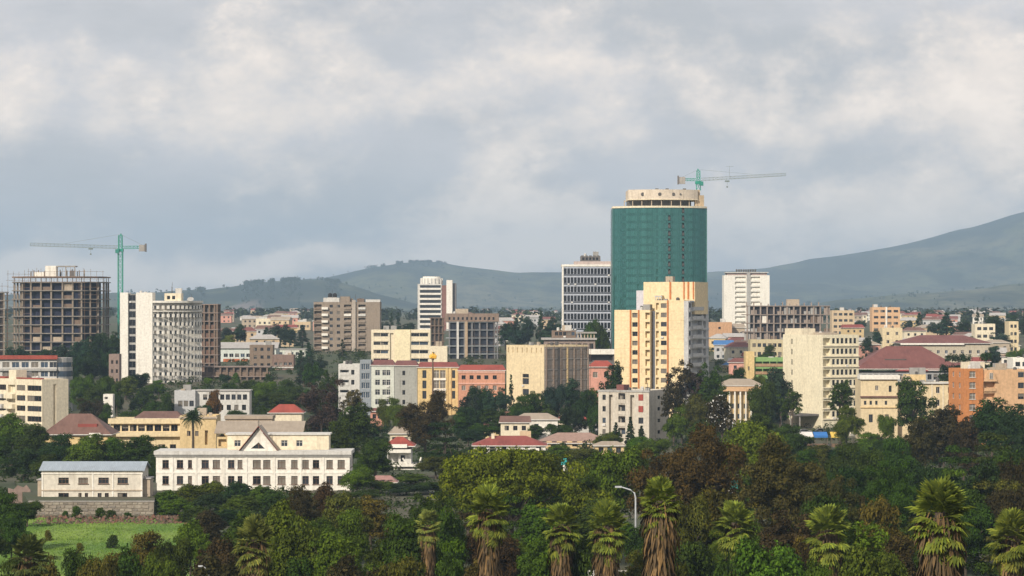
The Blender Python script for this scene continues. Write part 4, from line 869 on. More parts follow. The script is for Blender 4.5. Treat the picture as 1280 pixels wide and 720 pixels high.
for px in (-5, 8, 30): b.box('roof_plant', px * m, px * m + 1.3, 12, 14, b.z(236.5), b.z(234), FRD)

# --- tower cranes
CRG = plain('crane_green', (0.02, 0.26, 0.19), .5); CRD = plain('crane_grey', (0.16, 0.20, 0.19), .5)
def lattice(mb, p, q, wd, n, up, r=.09, tri=False):
    p, q, up = Vector(p), Vector(q), Vector(up).normalized(); d = (q - p).normalized(); s = d.cross(up).normalized()
    offs = [s * wd / 2 - up * wd / 2, s * -wd / 2 - up * wd / 2] + ([up * wd / 2] if tri else [s * -wd / 2 + up * wd / 2, s * wd / 2 + up * wd / 2]); k = len(offs)
    for o in offs: mb.bar(p + o, q + o, r)
    for i in range(n):
        a, b_ = p + (q - p) * i / n, p + (q - p) * (i + 1) / n
        for j in range(k):
            o1, o2 = offs[j], offs[(j + 1) % k]
            mb.bar(a + o1, b_ + o2, r * .65); mb.bar(b_ + o1, b_ + o2, r * .6)
def crane(label, px, D, z_base, ymast, pxtip, ytip, pxtail, yapex, thick):
    t = link('tower_crane', None, None, (X(px, D), D, z_base)); tag(t, label, 'crane', 'tower cranes'); zj = Z(ymast, D) - z_base; m = D / FPX; s = thick
    mb = MB(); lattice(mb, (0, 0, 0), (0, 0, zj), 1.9 * s, int(zj / 2.2), (0, 1, 0), .2 * s); mb.obj('mast', CRG, t)
    xt, zt_ = (pxtip - px) * m, Z(ytip, D) - z_base; mb = MB(); sg = 1 if xt > 0 else -1
    lattice(mb, (sg * 1.0, 0, zj + .7), (xt, 0, zt_), 1.25 * s, int(abs(xt) / 1.7), (0, 0, 1), .10 * s, True); mb.obj('jib', CRD, t)
    xl = (pxtail - px) * m; mb = MB(); lattice(mb, (-sg * 1.0, 0, zj + .6), (xl, 0, zj + .7), 1.1 * s, 6, (0, 0, 1), .12 * s); mb.obj('counter_jib', CRG, t)
    MB().box(min(xl, xl + sg * 2.4), max(xl, xl + sg * 2.4), -.9, .9, zj - 1.1, zj + 1.7).obj('counterweight', CONC, t)
    MB().box(min(xl - sg * .7, xl - sg * .1), max(xl - sg * .7, xl - sg * .1), -.7, .7, zj - 1.3, zj + 2.2).obj('ballast_block', CONCD, t)
    za = Z(yapex, D) - z_base; mb = MB(); lattice(mb, (0, 0, zj), (0, 0, za - .8), 1.5 * s, 3, (0, 1, 0), .2 * s); mb.bar((0, 0, za - 1), (sg * -.3, 0, za), .35 * s); mb.obj('apex', CRG, t)
    mb = MB(); mb.box(-1.3, 1.3, -1.2, 1.2, zj - 1.2, zj - .1); mb.obj('slewing_ring', CRG, t)
    mb = MB(); mb.box(sg * .2 - .8 + sg * .9, sg * .2 + .8 + sg * .9, -2.2, -1.25, zj - 1.9, zj - .2); mb.obj('cab', plain('cab_green', (0.03, 0.2, 0.16), .4), t)
    mb = MB(); mb.bar((0, 0, za - .3), (xt * .62, 0, zj + (zt_ - zj) * .62 + 1.1), .05); mb.bar((0, 0, za - .3), (xl, 0, zj + 1.1), .05); mb.obj('tie_rod', CRD, t)
    mb = MB(); hx = xt * .33; mb.box(hx - .9, hx + .9, -.6, .6, zj - .3, zj + .3); mb.bar((hx, 0, zj - .3), (hx, 0, zj - 2.0), .05); mb.box(hx - .3, hx + .3, -.2, .2, zj - 2.6, zj - 2.0); mb.obj('trolley', CRD, t)
    return t
crane('green tower crane with a long jib over the unfinished concrete tower', 150.5, 1235, gz(1235), 311, 38, 305.5, 181, 292, 1.0)
c2 = crane('short green tower crane standing on the roof of the green glass tower', 873, 1172, Z(238, 1172), 226.5, 982, 218, 849, 211, .85)
mp = MB(); mp.bar((0, 0, 0), (0, 0, 5.5), .06); mp.bar((-1.6, 0, 5.2), (1.6, 0, 5.2), .05); mp.obj('jib_post', CRD, c2, ((912 - 873) * 1172 / FPX, 0, Z(224, 1172) - Z(238, 1172)))

# --- yellow flats
b = Bld('yellow_flats', 'tall cream yellow apartment block with orange stripes in front of the green tower', 768, 930, -20)
m = b.m; cs = math.cos(b.rz); u = lambda px: (px - 768) * m / cs; f = 11.6 * m; zA, zB, zT = b.z(389), b.z(377), b.z(354); Dp = b.d(31)
F = [];  nA = 10
for k in range(nA):
    zb = zA - (k + 1) * f + .95; F += [Op(u(790), u(796.5), zb, zb + 1.5, style='d2', glass=rng.choice([0, 0, 1, 2]), depth=.5)]
    F += [Op(u(806), u(811.5), zb - .5, zb + 1.6, kind='void', depth=1.2)]
PIPE = plaster('flats_cream', (0.78, 0.63, 0.39), .28)
b.block(0, u(812), 0, Dp * .8, 0, zA, PIPE, F=F, parapet=.4)
b.box('recess_wall', u(812) + .003, u(818), 2.2, Dp * .8, 0, zA, plaster('slot_grey', (0.16, 0.17, 0.20), .3))
F = []
for k in range(11):
    zb = zB - (k + 1) * f + .95; F += [Op(u(819) - u(818), u(822.5) - u(818), zb - .6, zb + 1.6, kind='void', depth=1.0), Op(u(825) - u(818), u(832) - u(818), zb, zb + 1.5, style='d2', glass=rng.choice([0, 2, 2, 1]))]
R = []
for k in range(11):
    zb = zB - (k + 1) * f + .3
    R += [Op(.8, Dp * .12, zb + .7, zb + 2.2, style='d1', glass=0), Op(Dp * .16, Dp * .66, zb, zb + 2.45, kind='void', depth=1.3), Op(Dp * .72, Dp * .86, zb + .2, zb + 2.3, kind='void', depth=1.2)]
b.block(u(818) + .004, u(853), 0, Dp, 0, zB, PIPE, F=F, parapet=.4)
b.block(u(853) + .004, u(853) + 1.5, .02, Dp - .02, 0, zB - .1, LGREY, R=R, parapet=.3)
for k in range(11):
    zb = zB - (k + 1) * f + .3; b.box('side_balcony', u(853) + 1.503, u(853) + 2.1, Dp * .15, Dp * .67, zb - .15, zb + 1.0, LGREY)
for k in range(12): z_ = zB - k * f + .38; b.box('side_band', u(853) + 1.503, u(853) + 1.75, Dp * .02, Dp * .99, z_ - .55, z_ - .05, LGREY)
for a, c, zt_ in ((787.2, 788.9, zA + .42), (797.3, 798.8, zA + .42), (832.8, 834.4, zB + .42)): b.box('orange_strip', u(a), u(c), -.3, -.003, 0, zt_, ORSTR)
for k in range(10): b.box('floor_joint', .05, u(786.5), -.03, -.002, zA - k * f - .1, zA - k * f - .02, OCHRE); b.box('floor_joint', u(835), u(852.8), -.03, -.002, zB - k * f - .1, zB - k * f - .02, OCHRE)
b.block(u(797), u(860), 6, Dp * .9, zA - 1, zT, PIPE, parapet=.4)
for a, c in ((829, 831), (846, 847.5), (851, 853), (857.5, 859)): b.box('orange_strip', u(a), u(c), 5.75, 5.997, zB + .8, zT + .4, ORSTR)
b.box('lift_tower', u(787), u(796.8), 7, 12, zA, b.z(363), plaster('lilac_grey', (0.58, 0.56, 0.60), .25)); b.block(u(814), u(822), 3, 5.9, zA + .1, b.z(370), CREAM, F=[Op(.4, 1.6, zA + 1.5, zA + 2.8, style='d1', glass=0)], parapet=.2)
b.box('roof_rail', u(816), u(825), 1.2, 1.35, b.z(371.2), b.z(369.8), LGREY)
for px in (817, 820.5, 824): b.box('roof_rail_post', u(px), u(px) + .15, 1.2, 1.35, zB + .1, b.z(371.25), LGREY)

# --- front white flats
b = Bld('white_front_flats', 'weathered white four storey flats with dark vertical slots and a tan side wall', 748, 800, -25)
m = b.m; cs = math.cos(b.rz); u = lambda px: (px - 748) * m / cs; Dp = b.d(28); z1 = b.z(490); f = 14.4 * m; F = []; RED_SH = plain('red_shutter', (0.30, 0.05, 0.035), .7)
for k in range(4):
    zb = z1 - (k + 1) * f + 1.0
    F += [Op(u(753), u(757), zb, zb + 1.5, style='d2'), Op(u(772.5), u(781), zb - .7, zb + 2.0, kind='loggia', style='d3'), Op(u(797), u(803), zb, zb + 1.7, style='d2', glass=1)]
F += [Op(u(761), u(765.5), 2.0, z1 - .7, kind='void', depth=1.2), Op(u(787), u(792), 2.0, z1 - .7, kind='void', depth=1.2)]
b.block(0, u(810), 0, Dp, 0, z1, plaster('old_white', (0.56, 0.51, 0.43), .6), F=F, R=[Op(Dp * .42, Dp * .56, z1 - (k + 1) * f + 1.2, z1 - (k + 1) * f + 2.2, style='d1', glass=0) for k in range(4)], parapet=.6)
for k in range(2): zb = z1 - (k + 1) * f + 1.0; b.box('shutter', u(797.3), u(802.7), -.12, -.003, zb, zb + 1.7, RED_SH)
b.box('roof_room', u(765), u(774), 3, 7, z1 + .03, b.z(481), REDD); b.box('parapet_band', -.15, u(810) + .15, -.2, -.003, z1 + .1, z1 + .62, GREYP)

# --- right: white tower on the skyline, unfinished frame, beige blocks
b = Bld('white_skyline_tower', 'white slab tower with two dark balcony stacks and roof lettering against the mountain', 905, 1900)
m = b.m; f = 6.2 * m; z1 = b.z(345); F = []; nf = 19
for k in range(nf): zb = z1 - (k + 1) * f + .9; F += [Op(14 * m, 27 * m, zb, zb + 1.9, kind='void', depth=1.4), Op(33.5 * m, 45 * m, zb, zb + 1.9, kind='void', depth=1.4)]
b.block(0, 57 * m, 0, 17, 0, z1, WHITE, F=F, parapet=.5)
b.box('stair_shaft', 28.3 * m, 32.5 * m, -.6, -.003, 0, b.z(340), GREYP); b.box('attic', 4 * m, 54 * m, 2, 14, z1 + .03, b.z(341), plaster('attic_rose', (0.36, 0.27, 0.24), .4)); b.box('roof_slab', 2 * m, 56 * m, 1, 15, b.z(341) + .003, b.z(340), WHITE2)
let = MB()
for i in range(9): x = 15 * m + i * 2.9 * m; let.box(x, x + 1.1, 1.2, 1.5, b.z(340) + .003, b.z(336.5)); let.box(x + .2, x + 1.3, 1.22, 1.48, b.z(338.2), b.z(337.4))
b.part('roof_lettering', let, FRD)
b = Bld('ragged_frame_block', 'ragged unfinished concrete block with dark gaps below the white skyline tower', 930, 1280)
m = b.m; W = 108 * m; f = 10.8 * m; zs = [b.z(382) - k * f for k in range(9)][::-1]; TN2 = plaster('ragged_tan', (0.33, 0.27, 0.23), .5)
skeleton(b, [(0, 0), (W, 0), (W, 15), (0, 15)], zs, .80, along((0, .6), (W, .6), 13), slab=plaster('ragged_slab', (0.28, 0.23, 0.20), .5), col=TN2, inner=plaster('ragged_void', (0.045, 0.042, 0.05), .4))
q = random.Random(9)
for z0, z1_ in zip(zs[:-1], zs[1:]):
    for i in range(13):
        if q.random() < .55:
            x = W * (i + .05) / 13; h = q.choice([.4, .55, 1]); b.box('infill_wall', x, x + W / 13 * .9, .95, 1.15, z0 + .003, z0 + (z1_ - z0 - .39) * h, q.choice([TN2, TN2, BROWN, GREYP]))
for i in range(11):
    x = W * (i + .3) / 12; h = q.uniform(.6, 2.4); b.box('starter_column', x, x + .5, .4, .9, zs[-1] + .003, zs[-1] + h, TN2)
b.box('stair_head', 55 * m, 70 * m, 3, 9, zs[-1] + .003, b.z(374), TAN); b.box('pale_patch', 23 * m, 29 * m, .7, .94, zs[-3] + .003, zs[-2] - .5, WHITE)
def slab_block(name, lab, px, D, wpx, ytop, wall, rows, n, stripe=None, f=3.3, depth=11, h=1.5, style='d2', rz=0, wd=None, parapet=.5):
    b = Bld(name, lab, px, D, rz); m = b.m; W = wpx * m; z1 = b.z(ytop)
    ww = wd or (W - 1) / n * .68
    b.block(0, W, 0, depth, 0, z1, wall, F=grid(.5, W - .5, n, ww, z1 - f + 1.0, -f, rows, h, style=style), R=grid(.8, depth - .8, 3, 1.4, z1 - f + 1.0, -f, rows, h, style=style) if rz < 0 else (), L=grid(.8, depth - .8, 3, 1.4, z1 - f + 1.0, -f, rows, h, style=style) if rz > 0 else (), parapet=parapet)
    if stripe is not None: b.box('stripe', stripe * m, (stripe + 2) * m, -.3, -.003, 0, z1 + .6, WHITE)
    return b
slab_block('beige_block', 'beige four storey block right of the ragged unfinished frame', 1040, 1700, 28, 389, BEIGE, 6, 4, f=3.6)
slab_block('peach_block', 'peach three banded block with a white centre stripe on the skyline', 1090, 1760, 35, 385, ORNP, 6, 4, 17, f=3.7)
slab_block('cream_mid_house', 'small cream flat roofed block left of the far red roof', 1103, 1400, 25, 411, CREAM, 3, 2, f=4, wd=1.3)
slab_block('adobe_block', 'plain adobe orange block beside the edge of the green glass tower', 884, 1430, 31, 404, plaster('adobe', (0.55, 0.33, 0.19), .3), 1, 1, f=4, wd=1.2, h=1.2)
b = Bld('tan_lean_house', 'tan house with a sloping roof next to the adobe block', 915, 1440); m = b.m
b.block(0, 16 * m, 0, 9, 0, b.z(410), TAN, F=grid(.6, 15 * m, 2, 1.3, b.z(419), 0, 1, 1.6), parapet=0, roofed=False); b.hip(0, 16 * m, 0, 9, b.z(409.5), 2.0, TANR, .5, inset=.5)
slab_block('khaki_villa', 'khaki two storey villa with cream arches below the ragged frame', 938, 1160, 48, 426, plaster('khaki', (0.55, 0.47, 0.30), .35), 2, 7, f=3.5)

b = Bld('green_yellow_school', 'green building with a yellow stair tower and brown verandas', 932, 1000)
m = b.m; b.block(0, 11 * m, 0, 8, 0, b.z(441), YEL, F=[Op(3 * m, 5 * m, b.z(463) , b.z(458), style='d1')], parapet=.4)
b.block(11 * m + .004, 56 * m, 1, 9, 0, b.z(449), GREENW, F=[Op((2 + i * 9) * m, (10 + i * 9) * m, b.z(y1), b.z(y0), kind='void', depth=1.8) for i in range(4) for y0, y1 in ((452, 458), (461, 468))], parapet=.6, roof=TIN)
for y in (458.2, 468): b.box('veranda_rail', 12.5 * m, 49 * m, .75, .997, b.z(y), b.z(y) + 1.0, plaster('veranda_brown', (0.38, 0.24, 0.14), .3))
b = Bld('colonnade_hall', 'low hall with apricot fascia and white columns under a tan roof', 903, 900)
m = b.m; b.block(0, 50 * m, 1.2, 12, 0, b.z(484), OCHRE, F=grid(.5, 49 * m, 6, 1.2, 6.5, -3.2, 2, 1.6, style='w2'), parapet=0, roofed=False); b.hip(-.5, 50 * m, 0, 12, b.z(482), 2.0, TANR, .8, inset=4)
b.box('fascia_band', -.6, 51 * m, -.6, 1.19, b.z(489), b.z(482.5), ORNP)
for i in range(8): b.box('column', (1 + i * 6.8) * m, (1 + i * 6.8) * m + .45, -.4, .1, 0, b.z(489), WHITE)

# --- cream block with window bands
b = Bld('cream_window_block', 'cream seven storey block with a blank wide flank and banded windows', 1028, 900, 25)
m = b.m; dd = b.d(41); ww = b.w(48); z1 = b.z(421); f = 13.1 * m; F = []
for k in range(8):
    zb = z1 - (k + 1) * f + 1.15; F.append(Op(.25, ww * .22, zb - .5, zb + 1.7, kind='void', depth=1.4))
    F += [Op(ww * (.27 + .118 * i), ww * (.27 + .118 * i) + ww * .075, zb, zb + 1.7, style='d1', glass=rng.choice([0, 0, 1])) for i in range(6)]
b.block(0, ww, 0, dd, 0, z1, plaster('block_cream', (0.77, 0.70, 0.52), .36), F=F, L=[Op(dd * .21, dd * .245, z1 - (k + 1) * f + .8, z1 - (k + 1) * f + 2.5, style='d1', glass=0) for k in range(8)], parapet=.6)
for k in range(8): b.box('window_ledge', .1, ww + .1, -.4, -.003, z1 - (k + 1) * f + .25, z1 - (k + 1) * f + .6, CREAM2)
b.box('roof_block', .5, 5, dd * .52, dd - .3, z1 + .03, b.z(411), CREAM2); b.box('roof_room', 4, 9, 6, 12, z1 + .03, b.z(416), TAN)
b.box('entrance_canopy', -7.0, -.01, 2, dd * .7, 4.2, 4.8, CONCD); [b.box('canopy_post', -6.8, -6.5, y, y + .3, 0, 4.198, CONC) for y in (2.4, 8, 14)]

# --- red roofed halls
b = Bld('red_roof_hall', 'big low hall with a wide dull red hip roof and grey walls', 1073, 1000)
m = b.m; W = 126 * m; b.block(0, W, 0, 26, 0, b.z(466), plaster('hall_grey', (0.33, 0.33, 0.33), .4), F=grid(1, W - 1, 16, 1.4, 8.5, 0, 1, 1.8, style='d2'), parapet=0, roofed=False)
b.hip(0, W, 0, 26, b.z(461), 7.7, REDD, 1.2, inset=12.5)
b.box('roof_vent', 35 * m, 62 * m, 4.2, 5.0, b.z(451), b.z(449), FRD)
b = Bld('gabled_red_hall', 'far hall with a faded red roof over long beige blank walls', 1128, 1180)
m = b.m; W = 110 * m; b.block(0, W, 0, 26, 0, b.z(430), plaster('hall_beige', (0.50, 0.44, 0.34), .35), F=grid(30 * m, W, 8, 1.2, b.z(442), 0, 1, 1.4), parapet=0, roofed=False)
b.hip(0, W, 0, 26, b.z(429), 3.2, REDD, .9, inset=10); b.box('white_gutter', -.9, W * .7, -1.05, -.97, b.z(431), b.z(429.3), WHITE)

# --- yellow institute and orange flats
b = Bld('yellow_institute', 'yellow three storey institute with white roof edge and small square windows', 1076, 830)
m = b.m; W = 46 * m; z1 = b.z(476); b.block(0, W, 0, 14, 0, z1, CREAM, F=[Op(35 * m, 38.5 * m, b.z(490), b.z(482), style='d2', glass=0), Op(18 * m, 22 * m, b.z(488), b.z(482), style='w2', glass=2)] + [Op(a * m, (a + 3) * m, b.z(506), b.z(501), style='d1', glass=1) for a in (4, 11, 18, 30)] + [Op(a * m, (a + 5) * m, b.z(528), b.z(518), style='d2') for a in (10, 30)], parapet=.4, roof=TIN)
b.box('roof_edge', -.3, W + .6, -.7, 6, z1 + .41, b.z(469), WHITE); b.box('floor_band', -.2, W, -.5, -.003, b.z(497), b.z(495), BRR); b.box('floor_band', -.2, W, -.3, -.003, b.z(510), b.z(508.5), OCHRE)
W0 = 88 * m; W1 = 131 * m
b.block(W + .004, W1, 3, 14, 0, b.z(480), CREAM, F=[Op(a * m - W, (a + 4.5) * m - W, b.z(y1), b.z(y0), style='w2', glass=0) for a in (52, 62, 74, 96, 111, 124) for y0, y1 in ((484, 492), (500, 508))], parapet=.4, roof=TIN)
b.box('roof_edge', W + .1, W1, 2.4, 2.995, b.z(480), b.z(477.5), WHITE2); b.block(60 * m, 85 * m, 6, 12, b.z(479), b.z(470), OCHRE, parapet=.3)
for a in (90, 104, 118): b.box('pilaster', a * m, (a + 1.6) * m, 2.8, 2.997, 0, b.z(480.5), CREAM2)
b = Bld('orange_flats', 'bright orange four storey flats with an apricot blank wall and pointed bay', 1205, 800, 12)
m = b.m; cs = math.cos(b.rz); u = lambda px: (px - 1205) * m / cs; z1 = b.z(463); f = 13.7 * m; F = []
for k in range(5): zb = z1 - (k + 1) * f + 1.1; F.append(Op(u(1212), u(1220), zb, zb + 1.7, style='w2ts', glass=2))
b.block(0, u(1230), 0, 12, 0, z1, ORNG, F=F, L=grid(1, 11, 2, 1.4, z1 - f + 1.1, -f, 4, 1.5, style='w2'), parapet=.5)
F = []
for k in range(5): zb = z1 - (k + 1) * f + 1.0; F += [Op(u(1276) - u(1230), u(1284) - u(1230), zb, zb + 1.6, style='d2')]
for k in range(1, 5): zb = z1 - (k + 1) * f + 1.0; F += [Op(u(1232) - u(1230), u(1246) - u(1230), zb - .3, zb + 1.7, kind='void', depth=1.3)]
b.block(u(1230) + .004, u(1300), .5, 12, 0, z1 - .4, ORNP, F=F, parapet=.5)
for k in range(1, 5): b.box('balcony_front', u(1231.5), u(1246.5), .1, .497, z1 - (k + 1) * f + .2, z1 - (k + 1) * f + 1.2, ORNP)
by = MB(); by.poly([(u(1230.5), -.3, b.z(477)), (u(1248), -.3, b.z(477)), (u(1243), -.3, b.z(464)), (u(1236), -.3, b.z(464))]); by.poly([(u(1230.5), .49, b.z(477)), (u(1230.5), -.3, b.z(477)), (u(1236), -.3, b.z(464)), (u(1236), .49, b.z(464))]); by.poly([(u(1248), -.3, b.z(477)), (u(1248), .49, b.z(477)), (u(1243), .49, b.z(464)), (u(1243), -.3, b.z(464))]); by.quad((u(1230.5), .49, b.z(477)), (u(1248), .49, b.z(477)), (u(1248), -.3, b.z(477)), (u(1230.5), -.3, b.z(477)))
by.quad((u(1236), -.3, b.z(464)), (u(1243), -.3, b.z(464)), (u(1243), .49, b.z(464)), (u(1236), .49, b.z(464)))
b.part('pointed_bay', by, ORNP); link('window', window_mesh(1.0, 1.7, 'w2t', 2), b.root, (u(1237.5), -.42, b.z(474)))
b.block(u(1214), u(1237), 3, 8, z1 + .03, b.z(454), CREAM2, F=grid(1, 4, 2, 1, z1 + .6, 0, 1, 1.1, style='d2'), parapet=.2); b.box('roof_rail', u(1231), u(1270), .55, .65, z1 + .3, z1 + .5, TAN)
slab_block('cream_gable_house', 'cream house with flat roof beside the spire tree on the right skyline', 1219, 1380, 25, 406, CREAM2, 3, 3, f=3.6)
slab_block('yellow_corner_block', 'narrow yellow block at the right edge behind dark trees', 1261, 1330, 12, 403, CREAM, 4, 2, f=3.5)
slab_block('white_edge_villa', 'white villa with a dark window and red roof strip behind the orange flats', 1266, 960, 30, 449, WHITE, 2, 3, f=3.4)

# --- houses among the trees, centre
b = Bld('white_modern_villa', 'white villa with stacked balcony slabs and a bright red hip roof among trees', 484, 680)
m = b.m; W = 30 * m; b.block(0, W, 0, 9, 0, b.z(561), WHITE2, F=[Op(1 * m, 14 * m, b.z(579), b.z(568), kind='void', depth=1.4), Op(17 * m, 22 * m, b.z(577), b.z(569), style='d2', glass=0), Op(2 * m, 14 * m, b.z(596), b.z(589), kind='void', depth=1.4)], parapet=0, roofed=False)
b.hip(-.4, W + .4, -.3, 9, b.z(557.5), 2.0, REDB, .5, inset=3); b.box('fascia_slab', .9, 25 * m, -1.5, -.85, b.z(559.5), b.z(555), WHITE)
b.box('balcony_slab', -.2, 30 * m, -2.2, -.01, b.z(565.5), b.z(561.5), WHITE); b.box('terrace_slab', 6 * m, 47 * m, -2.8, -.01, b.z(582.5), b.z(579.5), WHITE); b.box('terrace_slab', 3 * m, 47 * m, -3.4, -.02, b.z(588), b.z(585.5), WHITE)
for a, c, h in ((26, 25, 572), (35, 40, 571)): v = MB(); v.tube([(c * m, -2.2, b.z(579.3)), (a * m + (a - 30) * .3, -2.2, b.z(h))], [.28, .2], 6); b.part('slanted_post', v, WHITE)
b.box('rear_wall', 30 * m + .003, 46 * m, 1, 7, 0, b.z(579.6), GREYP)
def cottage(name, lab, px, D, wpx, ywall, wall, roof, rise, depth=8, nwin=3, inset=None, group=None, over=.5):
    b = Bld(name, lab, px, D, group=group); m = b.m; W = wpx * m; z1 = b.z(ywall)
    b.block(0, W, 0, depth, 0, z1, wall, F=grid(.4, W - .3, nwin, min(1.3, W / nwin * .55), max(.5, z1 - 2.3), 0, 1, 1.4, style='d2'), parapet=0, roofed=False)
    b.hip(0, W, 0, depth, z1, rise, roof, over, inset=inset if inset is not None else min(depth / 2, W * .3)); return b
cottage('tan_cottage', 'small tan house with a broken pale roof above the white villa', 487, 760, 26, 542, CREAM2, TANR, 1.7)
cottage('pink_shed', 'low dusty pink shed between the school and the park trees', 463, 605, 31, 603, PINKG, plaster('pink_tile', (0.36, 0.2, 0.18), .4) , 1.3, depth=5)
cottage('white_hut', 'tiny white hut behind the bushes at the end of the school', 447, 640, 12, 588, WHITE, TIN, .4, depth=3, nwin=1)
b = cottage('red_hip_house', 'wide house with a dull red hip roof and white fascia above the big spreading tree', 592, 750, 90, 557, WHITE, RED, 2.3, depth=12, nwin=6)
b.box('porch_wall', 46 * b.m, 82 * b.m, -1.6, -.6, 0, b.z(560), WHITE); b.box('chimney', 22 * b.m, 26 * b.m, 4, 5, b.z(556), b.z(543), CREAM2); b.box('roof_room', 58 * b.m, 72 * b.m, 9, 12, b.z(556), b.z(541), BEIGE)
b = cottage('long_brown_house', 'long house under a faded brown roof in front of the white flats', 672, 780, 92, 554, OCHRE, plaster('faded_brown', (0.33, 0.22, 0.18), .45), 2.6, depth=12, nwin=7)
cottage('yellow_wall_house', 'small house with yellow wall right of the long brown roof', 744, 745, 36, 557, OCHRE, TANR, 1.0, depth=6)
cottage('red_strip_cottage', 'small cottage with a red roof half hidden by trees below the cream cube', 695, 850, 12, 527, CREAM2, REDB, 1.2, depth=5, nwin=2)
cottage('red_strip_bungalow', 'bungalow with a red roof and white windows left of the weathered white flats', 714, 845, 22, 527, WHITE2, REDB, 1.3, depth=6)
cottage('salmon_hut', 'small salmon coloured hut in the trees under the mint white house', 463, 900, 16, 514, plaster('salmon', (0.52, 0.26, 0.19), .4), REDD, .9, depth=5, nwin=2)

# --- crowded small houses far right and behind
WALLS = [('cream', CREAM2), ('white', WHITE), ('beige', BEIGE), ('tan', TAN), ('pink', plaster('pink_wall', (0, 0, 0))), ('grey', LGREY), ('ochre', OCHRE)]
ROOFS = [('tin', TIN), ('brown', BRR), ('red', RED), ('dull red', REDD), ('tan', TANR), ('blue', BLU), ('tin', TIN)]
q = random.Random(23); seen = {}
def far_house(px, D, place, grp, sc_=1.0, zb=None):
    wn, wm = q.choice(WALLS); rn, rm = q.choice(ROOFS if 'crowded' in place else [r for r in ROOFS if r[0] != 'blue']); W = q.uniform(7, 13) * sc_; dp = q.uniform(6, 9) * sc_; h = (q.choice([3.2, 3.4, 6.2, 6.5]) if D < 1250 else q.choice([3.4, 6.2, 6.5, 6.8])) * sc_
    st = 'one storey' if h < 4.5 * sc_ else 'two storey'
    b = Bld('small_house', f'{wn} {st} house with {rn} roof {place}', px, D, q.uniform(-14, 14), cat='house', group=grp, z=zb)
    rows = 1 if st[0] == 'o' else 2; F = grid(.5, W - .4, 3, 1.2 * sc_, 1.0 * sc_, 3.0 * sc_, rows, 1.3 * sc_, style='d2')
    b.block(0, W, 0, dp, -1.5 if zb else 0, h, wm, F=F, parapet=0, roofed=False); b.hip(0, W, 0, dp, h, q.uniform(1.2, 2.2) * sc_, rm, .5, inset=q.choice([.3, dp * .4]))
for i in range(30): far_house(886 + q.uniform(0, 95), 1130 + 330 * (i / 25) + q.uniform(-10, 10), 'in the crowded quarter below the adobe block', 'houses of the crowded quarter')
for i in range(64): far_house(1050 + q.uniform(0, 240), 1300 + 1500 * (i / 64) ** 1.2 + q.uniform(-15, 15), 'beyond the far red roofed hall', 'houses beyond the red roofed hall')
for i in range(9): far_house(1200 + q.uniform(0, 80), 900 + 230 * i / 9, 'behind the orange flats', 'houses behind the orange flats')
for i in range(22): far_house(270 + q.uniform(0, 125), 1380 + 1300 * i / 22, 'behind the pale warehouse', 'houses behind the pale warehouse')
for i in range(10): far_house(575 + q.uniform(0, 200), 800 + 130 * i / 10, 'in the tree belt below the coral house', 'houses in the central tree belt')
for i in range(40):
    D = q.uniform(2600, 6600); px = q.choice([q.uniform(890, 1285), q.uniform(1060, 1285), q.uniform(260, 420), q.uniform(575, 720)])
    far_house(px, D, 'scattered at the foot of the far hills', 'houses at the foot of the hills', 1.0, max(29.0, hill_z(px, D)) if D > 6050 else None)

for i in range(14): far_house(575 + q.uniform(0, 130), 1450 + 1200 * i / 14, 'behind the dark office frame', 'houses behind the dark office frame')
for i in range(12): far_house(1100 + q.uniform(0, 185), 1030 + 220 * i / 12, 'around the big red roofed hall', 'houses around the red roofed hall')
# --- market stalls by the street
for px, wpx, nm, c, in ((996, 17, 'white', (0.7, 0.66, 0.62)), (1013, 18, 'blue', (0.03, 0.16, 0.45)), (1034, 18, 'yellow', (0.72, 0.50, 0.10)), (1053, 12, 'cream', (0.7, 0.62, 0.45))):
    t = link('market_stall', None, None, (X(px, 796), 786, 0)); tag(t, f'market stall with a sloping {nm} canopy by the street below the cream block', 'stall'); W = wpx * 796 / FPX
    cn = MB(); cn.quad((0, 0, 3.0), (W - .2, 0, 3.0), (W - .2, 3.5, 4.0), (0, 3.5, 4.0)); cn.quad((0, 0, 3.06), (W - .2, 0, 3.06), (W - .2, 3.5, 4.06), (0, 3.5, 4.06)); cn.quad((0, 0, 2.6), (W - .2, 0, 2.6), (W - .2, 0, 3.06), (0, 0, 3.06)); cn.obj('canopy', plain(f'canvas_{nm}', c, .8), t)
    for x in (.1, W - .35):
        for y, zz in ((.1, 3.0), (3.3, 3.9)): MB().box(x, x + .1, y, y + .1, 0, zz).obj('post', WOOD, t)
    MB().box(.2, W - .5, .3, 1.2, 0, .95).obj('counter', WOOD, t)

